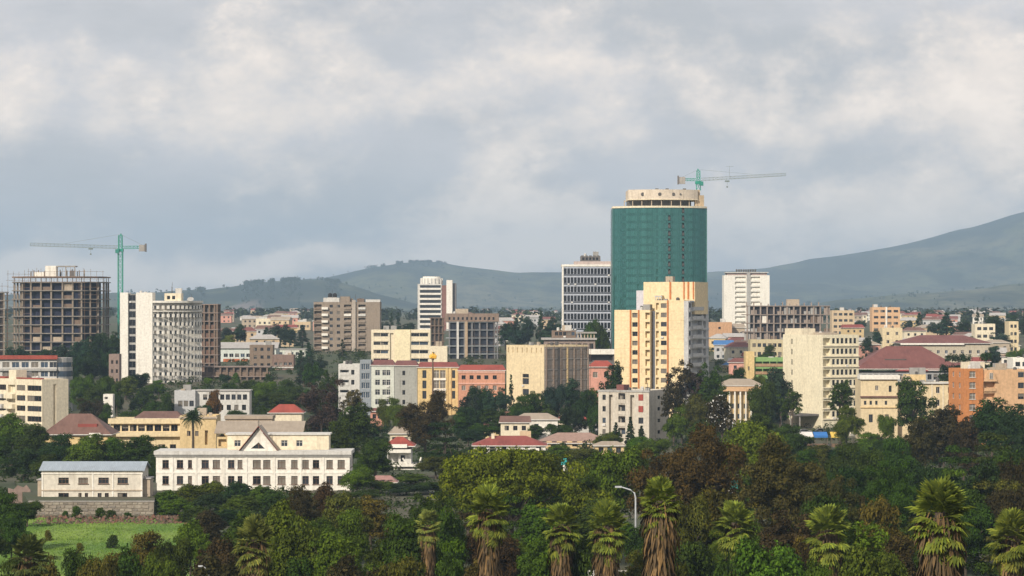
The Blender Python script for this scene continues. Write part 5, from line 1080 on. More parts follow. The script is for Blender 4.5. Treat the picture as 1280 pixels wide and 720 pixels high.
# --- parked cars on the forecourt
def car(px, D, nm, c, where):
    t = link('parked_car', None, None, (X(px, D), D, gz(D))); tag(t, f'{nm} car parked {where}', 'car', 'cars on the forecourt'); pm = plain(f'car_{nm}', c, .3, .2, .5)
    pr = [(0, .35), (4.3, .35), (4.35, .75), (4.2, .95), (3.3, 1.0), (2.7, 1.45), (1.2, 1.45), (.4, .98), (0, .9)]; b_ = MB()
    b_.poly([(x, 0, z) for x, z in pr]); b_.poly([(x, 1.7, z) for x, z in reversed(pr)])
    for p, q_ in zip(pr, pr[1:] + pr[:1]): b_.quad((p[0], 0, p[1]), (p[0], 1.7, p[1]), (q_[0], 1.7, q_[1]), (q_[0], 0, q_[1]))
    b_.obj('body', pm, t); g_ = MB(); g_.poly([(.75, -.01, 1.0), (3.0, -.01, 1.0), (2.6, -.01, 1.38), (1.28, -.01, 1.38)]); g_.obj('side_window', GL[0], t)
    for x in (.85, 3.4):
        for y in (-.02, 1.5): wl = MB().tube([(x, y, .32), (x, y + .22, .32)], [.32, .32], 12).obj('wheel', plain('tyre', (.015, .015, .015), .8), t)
    for y in (.2, 1.2): MB().box(4.3, 4.38, y, y + .3, .62, .78).obj('headlight', FRW, t)
for px, D, nm, c, wh in ((997, 868, 'white', (.7, .7, .68), 'behind the white stall canopy'), (1018, 872, 'silver grey', (.35, .36, .37), 'behind the blue stall canopy'), (1086, 822, 'dark red', (.2, .03, .03), 'before the yellow institute')): car(px, D, nm, c, wh)
# --- street lamps, signs, park wall
LAMP = plain('lamp_grey', (0.52, 0.54, 0.56), .4, .3)
t = link('street_lamp', None, None, (X(794.5, 405), 405, 0)); tag(t, 'tall grey street lamp with a single curved arm above the palms', 'street lamp'); m = 405 / FPX; zt_ = Z(612, 405)
MB().tube([(0, 0, 0), (0, 0, zt_ - 1.2), (-.15, 0, zt_ - .5), (-.7, 0, zt_ - .05), (-2.0, 0, zt_ + .35)], [.16, .12, .11, .1, .09], 8).obj('pole', LAMP, t)
MB().box(-2.9, -1.95, -.2, .2, zt_ + .27, zt_ + .5).obj('lamp_head', LAMP, t)
t = link('street_lamp', None, None, (X(260.5, 315), 315, 0)); tag(t, 'twin armed grey street lamp rising from the dark trees by the field', 'street lamp'); zt_ = Z(712, 315)
MB().tube([(0, 0, 0), (0, 0, zt_)], [.15, .1], 8).obj('pole', LAMP, t)
for s in (-1, 1): MB().tube([(0, 0, zt_ - .1), (s * .35, 0, zt_ + .2), (s * .7, 0, zt_ + .35)], [.08, .07, .06], 6).obj('arm', LAMP, t); MB().box(min(s * .6, s * 1.1), max(s * .6, s * 1.1), -.13, .13, zt_ + .3, zt_ + .45).obj('lamp_head', LAMP, t)
for px, py, D, wpx, hpx, nm, c in ((701.5, 573, 520, 7, 8, 'turquoise', (0.03, 0.33, 0.33)), (724, 576, 520, 7, 5, 'blue', (0.04, 0.17, 0.5)), (904, 600, 470, 18, 11, 'teal', (0.02, 0.20, 0.18))):
    t = link('sign_board', None, None, (X(px, D), D, 0)); m = D / FPX; tag(t, f'small {nm} sign board on a post among the park trees', 'sign'); z1 = Z(py, D)
    MB().box(0, wpx * m, 0, .12, z1 - hpx * m, z1).obj('board', plain(f'sign_{nm}', c, .5), t); MB().box(wpx * m * .45, wpx * m * .55, .125, .3, 0, z1 - .1).obj('post', LAMP, t); MB().box(wpx * m * .3, wpx * m * .75, .0, .1, z1 - hpx * m - 1.1, z1 - hpx * m - .02).obj('white_plate', WHITE, t)
t = link('park_wall', None, None, (X(600, 384), 384, 0)); tag(t, 'low whitish park wall with a thin rail behind the palm trunks', 'wall'); W = X(800, 384) - X(600, 384); z1 = Z(714.5, 384)
MB().box(0, W, 0, .4, 0, z1).obj('wall_face', WHITE2, t); MB().box(-.1, W + .1, -.1, .5, z1 + .003, z1 + .15).obj('coping', WHITE, t)
for i in range(19): x = 1.0 + i * .42; MB().box(x, x + .06, .15, .21, z1 + .15, z1 + .9).obj('rail_post', LAMP, t)
MB().box(.8, 8.9, .15, .21, z1 + .903, z1 + .97).obj('top_rail', LAMP, t)
# ------------------------------------------------------------------ vegetation
def leaf_quads(C, N, size, rs, aspect=1.6, fold=0.25):
    """small folded leaf sprays centred at C with normals N; returns verts, quads"""
    n = len(C); N = N / np.maximum(np.linalg.norm(N, axis=1, keepdims=True), 1e-6)
    T = np.cross(N, rs.normal(size=(n, 3))); T /= np.maximum(np.linalg.norm(T, axis=1, keepdims=True), 1e-6); B = np.cross(N, T)
    s = (size * rs.uniform(0.6, 1.35, n))[:, None]; l = s * aspect
    a = C - T * l * .5; b = C + B * s * .5 + N * s * fold; c = C + T * l * .5; d = C - B * s * .5 + N * s * fold
    V = np.stack([a, b, c, d], 1).reshape(-1, 3); return V, np.arange(4 * n).reshape(-1, 4)
def crown_mesh(name, clumps, rs, per=70, size=.34, up=.35, spread=.75, aspect=1.6, droop=0.0, mats=None, blossom=0.0):
    """clumps: rows (x,y,z,r); leaves sit in the outer half of every clump, facing outwards"""
    Cs, Ns, sz = [], [], []
    for (x, y, z, r, f) in clumps:
        k = max(8, int(per * r * r * f)); d = rs.normal(size=(k, 3)); d /= np.linalg.norm(d, axis=1, keepdims=True)
        d[:, 2] = np.where(d[:, 2] < -.6, -d[:, 2] * .6, d[:, 2])
        rad = r * (spread + (1 - spread) * 1.6 * rs.rand(k)) * (0.8 + .35 * rs.rand(k))
        p = np.array([x, y, z]) + d * rad[:, None] * np.array([1, 1, .72]); p[:, 2] -= droop * rs.rand(k) * r
        Cs.append(p); Ns.append(d * .8 + np.array([0, 0, up]) + rs.normal(size=(k, 3)) * .32); sz.append(np.full(k, size))
    C = np.concatenate(Cs); N = np.concatenate(Ns); V, Q = leaf_quads(C, N, np.concatenate(sz), rs, aspect)
    mi = None
    if blossom: mi = (rs.rand(len(Q)) < blossom).astype(np.int32)
    return np_mesh(name, V, Q, LEAF, mi, mats)
def limbs(trunk_h, r0, targets, rs, lean=0.4):
    b = MB(); top = Vector((rs.uniform(-lean, lean), rs.uniform(-lean, lean), trunk_h))
    b.tube([(0, 0, -.4), (top.x * .3, top.y * .3, trunk_h * .5), tuple(top)], [r0 * 1.25, r0 * .9, r0 * .7], 8)
    for t in targets:
        t = Vector(t); s = top * rs.uniform(.75, 1.0); mid = s.lerp(t, .5) + Vector((rs.uniform(-.3, .3), rs.uniform(-.3, .3), rs.uniform(0, .5)))
        b.tube([tuple(s), tuple(mid), tuple(t)], [r0 * .45, r0 * .28, r0 * .1], 6)
    return b.mesh('trunk', [BARK])
PROTO = {}
def proto(key, H, W, clumps, seed, trunk_h=None, r0=.3, ntarget=9, **kw):
    rs = np.random.RandomState(seed); zmax = max(c[2] + c[3] * .75 for c in clumps); 
    crown = crown_mesh('crown', clumps, rs, **kw)
    tg = [clumps[i][:3] for i in rs.choice(len(clumps), min(ntarget, len(clumps)), replace=False)]
    PROTO[key] = (zmax, W, crown, limbs(trunk_h or H * .4, r0, tg, rs))
def ell_clumps(rs, n, H, W, zlo, flat=1.0, rr=(.9, 1.7), shell=.55, lob=4):
    """clumps over a lobed, uneven ellipsoid"""
    out = []; zc = (H + zlo) / 2; hz = (H - zlo) / 2; lobes = [(rs.uniform(-.35, .35) * W, rs.uniform(-.35, .35) * W, rs.uniform(-.45, .5) * hz, rs.uniform(.5, .75)) for _ in range(lob)] + [(0, 0, 0, .8)]
    for i in range(n):
        lx, ly, lz, ls = lobes[i % len(lobes)]; d = rs.normal(size=3); d /= np.linalg.norm(d); q = shell + (1 - shell) * rs.rand()
        r = rs.uniform(*rr); x, y, z = lx + d[0] * (W / 2 - r) * ls * q, ly + d[1] * (W / 2 - r) * ls * q, zc + lz + d[2] * max(.4, hz * ls - r * .6) * q * flat
        out.append((x, y, min(max(z, zlo), H - r * .7), r, 1.0))
    return out
R0 = np.random.RandomState
proto('broad_a', 14, 12, ell_clumps(R0(1), 130, 14, 12, 2.2), 1, size=.28, per=88); proto('broad_b', 13, 13, ell_clumps(R0(2), 140, 13, 13, 2, lob=6), 2, size=.28, per=88); proto('broad_c', 15, 11, ell_clumps(R0(3), 125, 15, 11, 2.5, lob=5), 3, size=.28, per=88)
proto('spread', 14, 22, [(x, y, z - .032 * (x * x + y * y) / 1.6 + .6, r, f) for x, y, z, r, f in ell_clumps(R0(4), 300, 14, 22, 5.5, lob=12, rr=(.8, 1.6))], 4, r0=.45, ntarget=16, per=95, size=.25)
proto('dense_a', 15, 10, ell_clumps(R0(5), 120, 15, 10, 2.5, lob=5, rr=(.7, 1.3)), 5, size=.28, per=95); proto('dense_b', 16, 9, ell_clumps(R0(6), 115, 16, 9, 2, lob=6, rr=(.7, 1.3)), 6, size=.28, per=95)
def cone_clumps(rs, n, H, W, z0, power=.9, rr=(.5, 1.1), jit=.35):
    o = []
    for i in range(n):
        t = rs.rand() ** .8; z = z0 + (H - z0) * t; R = W / 2 * max(.06, (1 - t)) ** power * (1 + jit * (rs.rand() - .5)); a = rs.uniform(0, 6.283); q = .45 + .55 * rs.rand()
        r = rs.uniform(*rr) * (.45 + .55 * (1 - t)); o.append((R * q * math.cos(a), R * q * math.sin(a), min(z, H - r * .7), r, 1.0))
    o.append((0, 0, H - .5, .45, 1.5)); return o
proto('casuarina_a', 19, 12, ell_clumps(R0(7), 150, 19, 12, 2.0, lob=8, rr=(.7, 1.4), shell=.4), 7, trunk_h=12, size=.19, aspect=2.4, per=150, droop=.6, up=.1, ntarget=14)
proto('casuarina_b', 18, 14, ell_clumps(R0(8), 170, 18, 14, 1.5, lob=9, rr=(.7, 1.5), shell=.4), 8, trunk_h=10, size=.19, aspect=2.4, per=150, droop=.6, up=.1, ntarget=14)
proto('cypress', 16, 4.6, cone_clumps(R0(9), 110, 16, 4.6, 1, .8, (.45, .8), .3), 9, trunk_h=12, r0=.2, size=.26, per=120)
proto('conifer', 17, 8, cone_clumps(R0(10), 170, 17, 8, 2, .85, (.5, 1.0), .5), 10, trunk_h=14, size=.27, aspect=2.2, per=100)
def layer_clumps(rs, layers, H, W, z0):
    o = []
    for k in range(layers):
        z = z0 + (H - z0) * k / (layers - 1); R = W / 2 * (1 - .55 * k / (layers - 1)) * rs.uniform(.75, 1.1); ox, oy = rs.uniform(-.8, .8, 2)
        for i in range(int(6 + R * R * .75)):
            a = rs.uniform(0, 6.283); q = math.sqrt(rs.rand()); r = rs.uniform(.7, 1.15); o.append((ox + R * q * math.cos(a), oy + R * q * math.sin(a), z + rs.uniform(-.3, .3), r, 1.0))
    return o
proto('layered', 15, 11, [(x, y, z, r * .9, 1) for x, y, z, r, f in layer_clumps(R0(11), 6, 15, 12, 4)], 11, trunk_h=11, size=.28, per=80, up=.7)
proto('acacia', 11, 16, layer_clumps(R0(12), 3, 11, 19, 7.5), 12, trunk_h=5, size=.28, per=75, up=.7, ntarget=14)
proto('gum_a', 20, 9, [c for c in ell_clumps(R0(13), 85, 20, 9, 6, lob=7, rr=(.6, 1.2), shell=.3)], 13, trunk_h=11, size=.27, aspect=2.6, per=75, droop=.5, ntarget=16)
proto('gum_b', 19, 8, [c for c in ell_clumps(R0(14), 70, 19, 8, 5, lob=8, rr=(.6, 1.1), shell=.3)], 14, trunk_h=11, size=.27, aspect=2.6, per=75, droop=.5, ntarget=16)
proto('twiggy', 18, 11, ell_clumps(R0(15), 120, 18, 11, 4, lob=6, rr=(.7, 1.4), shell=.4), 15, trunk_h=9, size=.2, aspect=3.2, per=70, ntarget=24)
proto('blossom', 15, 10, ell_clumps(R0(16), 80, 15, 10, 4, lob=5, rr=(.7, 1.3)), 16, size=.30, per=70, mats=[LEAF, BLOSSOM], blossom=.07)
def dome_clumps(rs, n, H, W, rr=(.55, 1.0)):
    o = []
    for i in range(n):
        a = rs.uniform(0, 6.283); e = rs.rand() ** .8 * 1.5; q = rs.uniform(.75, 1.0) * (1 + .12 * math.sin(3 * a + 2)); r = rs.uniform(*rr)
        o.append(((W / 2 - r) * q * math.cos(e) * math.cos(a), (W / 2 - r) * q * math.cos(e) * math.sin(a), max(.3, (H - r) * q * math.sin(e)), r, 1.0))
    return o
proto('shrub_a', 4, 5, dome_clumps(R0(17), 70, 4, 5.2, (.45, .8)), 17, trunk_h=1.2, r0=.12, ntarget=6, size=.22, per=110); proto('shrub_b', 3.4, 4, dome_clumps(R0(18), 55, 3.4, 4.2, (.4, .75)), 18, trunk_h=1, r0=.1, ntarget=6, size=.22, per=110)
proto('bush_a', 7, 9, dome_clumps(R0(19), 130, 7, 9.5, (.6, 1.15)), 19, trunk_h=2.5, r0=.2, ntarget=8, size=.27, per=85); proto('bush_b', 8, 8, dome_clumps(R0(20), 125, 8, 8.5, (.6, 1.15)), 20, trunk_h=3, r0=.2, ntarget=8, size=.27, per=85)

COLS = {'bright green': (.105, .145, .010), 'mid green': (.068, .112, .010), 'dark green': (.037, .068, .009), 'bottle green': (.021, .047, .013), 'olive': (.080, .078, .014), 'russet brown': (.060, .050, .015), 'dark brown': (.046, .036, .015), 'smoky grey': (.050, .043, .038), 'yellow green': (.12, .135, .022), 'ochre': (.13, .085, .02), 'bluish green': (.028, .056, .034)}
KIND = {'broad_a': 'round leafy tree', 'broad_b': 'bushy leafy tree', 'broad_c': 'tall leafy tree', 'spread': 'wide spreading tree', 'dense_a': 'dense tree', 'dense_b': 'dense upright tree', 'casuarina_a': 'feathery casuarina tree', 'casuarina_b': 'broad feathery casuarina tree', 'cypress': 'slender cypress', 'conifer': 'conifer', 'layered': 'tree with tiered branches', 'acacia': 'flat topped acacia', 'gum_a': 'loose eucalyptus tree', 'gum_b': 'thin eucalyptus tree', 'twiggy': 'bare twiggy tree', 'blossom': 'tree speckled with white blossom', 'shrub_a': 'rounded shrub', 'shrub_b': 'low shrub', 'bush_a': 'domed leafy bush', 'bush_b': 'tall leafy bush'}
NAME = {'cypress': 'cypress_tree', 'conifer': 'conifer_tree', 'acacia': 'acacia_tree', 'gum_a': 'eucalyptus_tree', 'gum_b': 'eucalyptus_tree', 'casuarina_a': 'casuarina_tree', 'casuarina_b': 'casuarina_tree', 'blossom': 'blossom_tree', 'twiggy': 'bare_tree', 'shrub_a': 'shrub', 'shrub_b': 'shrub', 'bush_a': 'bush', 'bush_b': 'bush'}
tq = random.Random(77); LABELS = {}
def tree(kind, px, ytop, wpx, D, col, where, zb=None):
    zb = gz(D) - .1 if zb is None else zb
    H0, W0, crown, trunk = PROTO[kind]; m = D / FPX; h = max(1.0, Z(ytop, D) - zb); wd = wpx * m
    r = link(NAME.get(kind, 'broadleaf_tree'), None, None, (X(px, D), D, zb), tq.uniform(0, 6.28)); r.empty_display_size = 1
    s = wd / W0; r.scale = (s, s, h / H0)
    c = link('crown', crown, r); j = lambda: tq.uniform(.86, 1.16); k = COLS[col]; c.color = (k[0] * j(), k[1] * j(), k[2] * j(), 1)
    link('trunk', trunk, r)
    size = 'tall slim ' if h / wd > 2.0 else 'squat ' if h / wd < .95 else 'big ' if h > 19 else 'small ' if h < 9.5 else ''
    lab = f'{size}{col} {KIND[kind]} {where}'
    if len(lab.split()) > 16: lab = lab.replace('in the park behind', 'behind').replace(' leafy', '').replace(' at the edge', '')
    shrub = kind[:4] in ('shru', 'bush')
    tag(r, lab, 'shrub' if shrub else 'tree', ('shrubs ' if shrub else 'trees ') + where)
    return r
# far left, in front of the concrete tower
for a in ((22, 432, 34, 1120), (48, 436, 36, 1100), (74, 430, 32, 1110), (97, 424, 34, 1120), (118, 416, 34, 1130), (138, 414, 30, 1140), (60, 452, 34, 1040), (88, 446, 36, 1050), (112, 440, 38, 1060), (134, 436, 26, 1070)):
    tree(tq.choice(['dense_a', 'dense_b', 'broad_c']), a[0], a[1], a[2], a[3], tq.choice(['bottle green', 'bluish green']), 'below the unfinished concrete tower')
for a in ((104, 468, 34, 960), (128, 470, 32, 950), (118, 484, 38, 920), (146, 478, 24, 940)): tree(tq.choice(['broad_a', 'broad_b']), *a, tq.choice(['mid green', 'dark green']), 'between the cream flats and the white round tower')
tree('dense_a', 134, 503, 20, 860, 'dark green', 'in front of the tiny white hut'); tree('twiggy', 115, 497, 40, 880, 'dark brown', 'behind the brown hip roofed house')
for a in ((207, 489, 22, 900), (190, 500, 26, 890)): tree('dense_a', *a, 'dark green', 'at the foot of the white round tower')
for a in ((392, 452, 26, 1010), (408, 462, 24, 990), (416, 471, 24, 960), (402, 478, 32, 935)): tree(tq.choice(['dense_b', 'conifer']), *a, 'dark green', 'on the slope left of the white balcony house')
tree('broad_a', 269, 486, 24, 885, 'ochre', 'in front of the low grey annex')
for a in ((287, 478, 34, 975), (308, 474, 32, 985), (334, 476, 34, 970), (357, 474, 32, 980), (300, 490, 40, 960), (328, 492, 44, 950), (352, 490, 40, 940), (372, 482, 30, 960)):
    tree(tq.choice(['broad_a', 'broad_b', 'dense_a']), *a, tq.choice(['mid green', 'dark green', 'dark green']), 'below the low brown unfinished building')
for a in ((376, 438, 22, 1150), (386, 428, 20, 1160), (396, 446, 26, 1120), (380, 456, 30, 1080)): tree(tq.choice(['conifer', 'dense_b']), *a, 'bluish green', 'left of the brown apartment tower')
tree('cypress', 428, 424, 13, 1280, 'bottle green', 'against the wall of the brown apartment tower')
for px, y, w_, k in ((284, 409, 26, 'dense_a'), (300, 405, 24, 'dense_b'), (333, 409, 24, 'conifer'), (350, 404, 26, 'dense_b'), (362, 411, 22, 'dense_a'), (378, 406, 22, 'conifer')): tree(k, px, y, w_, 1400, 'bluish green', 'on the rise behind the pale warehouse')
tree('broad_a', 288, 418, 24, 1330, 'yellow green', 'behind the roof of the pale warehouse')
# skyline around the centre
for px, y, w_, k in ((482, 402, 18, 'dense_b'), (489, 391, 10, 'cypress'), (498, 390, 11, 'cypress'), (510, 403, 22, 'dense_a'), (475, 408, 16, 'dense_a')): tree(k, px, y, w_, 1560, 'bluish green', 'left of the white banded tower')
for px, y, w_, k in ((632, 402, 26, 'dense_a'), (645, 397, 24, 'conifer'), (660, 395, 26, 'dense_b'), (676, 389, 20, 'conifer'), (690, 396, 24, 'dense_b'), (702, 404, 22, 'dense_a'), (652, 412, 34, 'broad_b'), (684, 412, 32, 'broad_a')): tree(k, px, y, w_, 1380, 'bluish green', 'right of the dark office frame')
for px, y, w_ in ((738, 399, 26), (752, 404, 24)): tree('broad_b', px, y, w_, 1160, 'dark green', 'at the foot of the dark glass tower')
# central tree belt
tree('twiggy', 402, 473, 52, 720, 'smoky grey', 'beside the red roofed cottage')
for a in ((440, 502, 56, 690), (424, 522, 40, 670)): tree('dense_a', *a, 'dark green', 'between the bare grey tree and the white villa')
tree('broad_b', 468, 548, 44, 640, 'dark green', 'left of the white villa'); tree('gum_b', 440, 486, 26, 860, 'olive', 'below the white balcony house')
tree('casuarina_a', 532, 486, 62, 720, 'dark brown', 'in front of the yellow white house'); tree('layered', 556, 527, 66, 650, 'bottle green', 'right of the white villa')
for a in ((492, 496, 26, 880), (478, 498, 20, 890), (505, 506, 30, 850)): tree('broad_a', *a, 'mid green', 'below the mint white house')
belt = [(584, 492, 34), (602, 482, 36), (622, 484, 32), (655, 492, 34), (672, 488, 30), (694, 480, 34), (714, 472, 34), (733, 486, 30), (745, 484, 24), (590, 508, 40), (620, 510, 42), (652, 512, 40), (684, 510, 42), (716, 508, 36), (606, 528, 40), (640, 526, 40), (670, 530, 36), (742, 506, 24), (575, 515, 30)]
for i, (px, y, w_) in enumerate(belt): tree(['dense_a', 'broad_b', 'dense_b', 'broad_a'][i % 4], px, y, w_, 880 - (y - 470) * 1.3, tq.choice(['bottle green', 'bluish green', 'dark green', 'dark green']), 'in the belt below the coral house')
tree('cypress', 639, 468, 13, 880, 'bottle green', 'in front of the cream cube'); tree('dense_a', 766, 450, 30, 870, 'bottle green', 'at the left corner of the yellow flats')
for px, y in ((788, 521), (770, 528), (802, 532)): tree('conifer', px, y, 18, 770, 'bottle green', 'against the weathered white flats')
for px, y, w_, k, c in ((850, 448, 34, 'gum_a', 'dark brown'), (868, 462, 28, 'gum_b', 'smoky grey'), (884, 452, 34, 'gum_a', 'dark green'), (842, 480, 30, 'gum_b', 'dark brown'), (866, 492, 40, 'broad_b', 'olive'), (852, 505, 36, 'broad_a', 'mid green'), (896, 478, 32, 'gum_a', 'dark green')): tree(k, px, y, w_, 860 if y < 470 else 790, c, 'at the right corner of the yellow flats')
tree('blossom', 903, 492, 46, 700, 'dark brown', 'in front of the colonnade hall')
for px, y, w_, D, k, c in ((975, 458, 46, 850, 'dense_a', 'bluish green'), (958, 476, 40, 830, 'broad_b', 'dark green'), (990, 486, 30, 820, 'gum_b', 'dark green'), (963, 430, 24, 1130, 'broad_a', 'dark green'), (925, 458, 30, 960, 'broad_a', 'mid green'), (945, 468, 26, 950, 'broad_b', 'mid green')): tree(k, px, y, w_, D, c, 'left of the cream seven storey block')
tree('gum_b', 1050, 474, 34, 800, 'dark green', 'before the banded windows'); tree('broad_a', 1058, 506, 36, 780, 'mid green', 'at the corner of the yellow institute')
tree('dense_a', 1142, 470, 50, 790, 'dark green', 'in front of the yellow institute'); tree('broad_b', 1106, 518, 26, 790, 'mid green', 'by the doors of the yellow institute')
for px, y, w_, k in ((1198, 441, 54, 'acacia'), (1232, 440, 30, 'acacia')): tree(k, px, y, w_, 930, 'bottle green', 'behind the orange flats')
for px, y, w_, D, k in ((1149, 391, 18, 1620, 'conifer'), (1183, 391, 36, 1500, 'conifer'), (1172, 402, 24, 1560, 'dense_b'), (1204, 400, 28, 1520, 'dense_a'), (1222, 384, 11, 1600, 'cypress'), (1246, 394, 34, 1450, 'broad_b'), (1264, 392, 28, 1600, 'broad_a'), (1285, 394, 26, 1550, 'dense_a'), (1083, 420, 16, 1290, 'dense_a'), (1096, 412, 18, 1320, 'dense_b'), (1135, 400, 16, 1700, 'dense_a'), (1254, 415, 26, 1330, 'gum_a'), (1212, 420, 20, 1290, 'dense_a'), (1118, 428, 22, 1260, 'broad_b'), (1075, 400, 18, 1750, 'dense_b'), (1243, 432, 28, 1180, 'broad_a')): tree(k, px, y, w_, D, tq.choice(['bluish green', 'bottle green']), 'on the rise beyond the far red roofed hall')
# left middle ground
for a in ((14, 516, 58, 690), (44, 528, 52, 680), (-6, 545, 50, 660), (78, 541, 54, 650), (108, 542, 54, 645), (140, 545, 50, 650), (170, 543, 52, 650), (200, 556, 40, 640), (30, 560, 56, 620), (62, 566, 40, 610), (188, 574, 36, 610)):
    tree(tq.choice(['dense_a', 'broad_a', 'broad_b', 'broad_c']), *a, tq.choice(['dark green', 'bottle green', 'dark green', 'mid green']), 'behind the small white terrace house')
for a in ((208, 612, 52, 545), (236, 604, 56, 556), (266, 601, 60, 562), (298, 601, 58, 558), (326, 606, 50, 550), (222, 622, 60, 530), (262, 616, 64, 534), (300, 618, 60, 528), (340, 612, 52, 536), (372, 618, 52, 540), (404, 622, 48, 545), (350, 630, 60, 515), (246, 632, 56, 512), (286, 636, 56, 505)): tree(tq.choice(['bush_a', 'bush_b']), *a, tq.choice(['mid green', 'dark green', 'mid green', 'bottle green']), 'in front of the school windows')
tree('broad_b', 446, 584, 46, 585, 'mid green', 'at the right end of the school')
for a in ((96, 632, 17, 519), (125, 634, 18, 519), (139, 637, 17, 518), (160, 640, 14, 519), (82, 638, 10, 520)): tree('shrub_a', *a, 'dark green', 'at the foot of the stone wall')
tree('broad_b', 34, 626, 40, 500, 'dark green', 'at the left end of the stone wall'); tree('shrub_b', 141, 668, 20, 455, 'dark green', 'in the middle of the grass field'); tree('shrub_b', 60, 662, 12, 470, 'olive', 'near the left end of the grass field'); tree('shrub_a', 100, 678, 13, 445, 'olive', 'near the front of the grass field')
for a in ((5, 612, 56, 450), (14, 646, 44, 430), (-8, 660, 50, 420)): tree('broad_a', *a, 'dark green', 'at the left edge of the grass field')
# big individuals of the park
tree('casuarina_b', 857, 526, 118, 420, 'russet brown', 'above the single armed street lamp'); tree('casuarina_a', 985, 540, 104, 400, 'russet brown', 'right of the bright green park tree'); tree('casuarina_b', 1040, 596, 90, 380, 'russet brown', 'in the middle of the park'); 
tree('spread', 640, 556, 200, 430, 'bright green', 'below the red hip roofed house'); tree('broad_b', 772, 556, 96, 470, 'mid green', 'below the long brown roof'); tree('broad_a', 732, 590, 66, 440, 'dark green', 'beside the blue sign board')
tree('broad_b', 930, 526, 92, 560, 'bright green', 'between the two big brown casuarinas'); tree('casuarina_a', 375, 606, 66, 440, 'dark brown', 'below the right half of the school'); tree('dense_a', 405, 602, 44, 460, 'dark brown', 'below the right half of the school')
for a in ((1175, 505, 60, 650), (1150, 520, 54, 620), (1205, 520, 50, 600)): tree('dense_a', *a, 'dark brown', 'below the orange flats')
for a in ((1240, 496, 60, 650), (1268, 504, 50, 640), (1290, 520, 50, 600)): tree('dense_b', *a, 'bottle green', 'below the orange flats')
for a in ((1236, 540, 86, 520), (1190, 556, 70, 500)): tree('layered', *a, 'dark green', 'below the orange flats')
for a in ((1262, 560, 70, 480), (1120, 545, 56, 560), (1090, 560, 60, 520), (1060, 552, 56, 560), (1010, 560, 50, 600)): tree('broad_a', *a, 'dark green', 'before the market stalls')
tree('acacia', 1245, 598, 110, 420, 'olive', 'behind the stout palm'); tree('conifer', 1078, 620, 40, 380, 'dark brown', 'left of the stout palm')
tree('layered', 1195, 586, 60, 440, 'mid green', 'behind the stout palm')
tree('broad_b', 965, 674, 110, 292, 'mid green', 'in a hedge like row before the palms'); tree('broad_b', 1100, 682, 100, 285, 'mid green', 'in a hedge like row before the palms'); tree('broad_a', 1022, 697, 60, 275, 'mid green', 'in a hedge like row before the palms')
# the park canopy: each tree fills a gap in a jittered grid, its top kept below the sight line to what stands behind
def limit(px):
    pts = [(-30, 640), (20, 655), (60, 700), (140, 702), (225, 668), (250, 640), (300, 636), (400, 618), (450, 606), (520, 600), (560, 590), (720, 592), (800, 590), (860, 580), (1000, 580), (1090, 572), (1280, 572)]
    return float(np.interp(px, [p[0] for p in pts], [p[1] for p in pts]))
PALMS = [(1175, 'the stout shaggy palm'), (825, 'the tall palm by the street lamp'), (611, 'the narrow skirted palm'), (730, 'the close pair of palms'), (318, 'the bright headed palm'), (918, 'the slim palm'), (1035, 'the short skirted palm'), (1264, 'the yellow green palm at the edge'), (535, 'the small pale palm')]
def zone(px):
    for p_, nm in PALMS:
        if abs(px - p_) < 34: return 'in the park behind ' + nm
    return 'in the park below ' + ('the grass field' if px < 240 else 'the school' if px < 450 else 'the white villa' if px < 570 else 'the red hip roofed house' if px < 690 else 'the long brown roof' if px < 800 else 'the colonnade hall' if px < 960 else 'the market stalls' if px < 1110 else 'the orange flats')
for row in range(5):
    n = 23
    for i in range(n):
        px = -20 + 1330 * (i + .5 + .5 * (row % 2) + tq.uniform(-.3, .3)) / n; y = limit(px) + 6 + row * 24 + tq.uniform(-8, 10)
        if y > 716: continue
        if 600 < px < 800 and y > 690: continue
        if 752 < px < 838 and y < 668: continue
        hgt = tq.uniform(9, 16); D = (CAMZ - hgt) * FPX / (y - HORY)
        if px < 255: continue
        if px < 470 and D > 520: D = 520
        D = min(max(D, 292), 560); kind = tq.choice(['broad_a', 'broad_b', 'broad_c', 'dense_a', 'dense_b', 'broad_b', 'casuarina_b', 'layered', 'broad_a'])
        col = tq.choice(['mid green', 'dark green', 'dark green', 'olive', 'dark brown', 'mid green'] if px < 820 else ['dark green', 'dark green', 'olive', 'dark brown', 'bottle green', 'mid green', 'mid green'])
        tree(kind, px, y, tq.uniform(58, 92), D, col, zone(px))

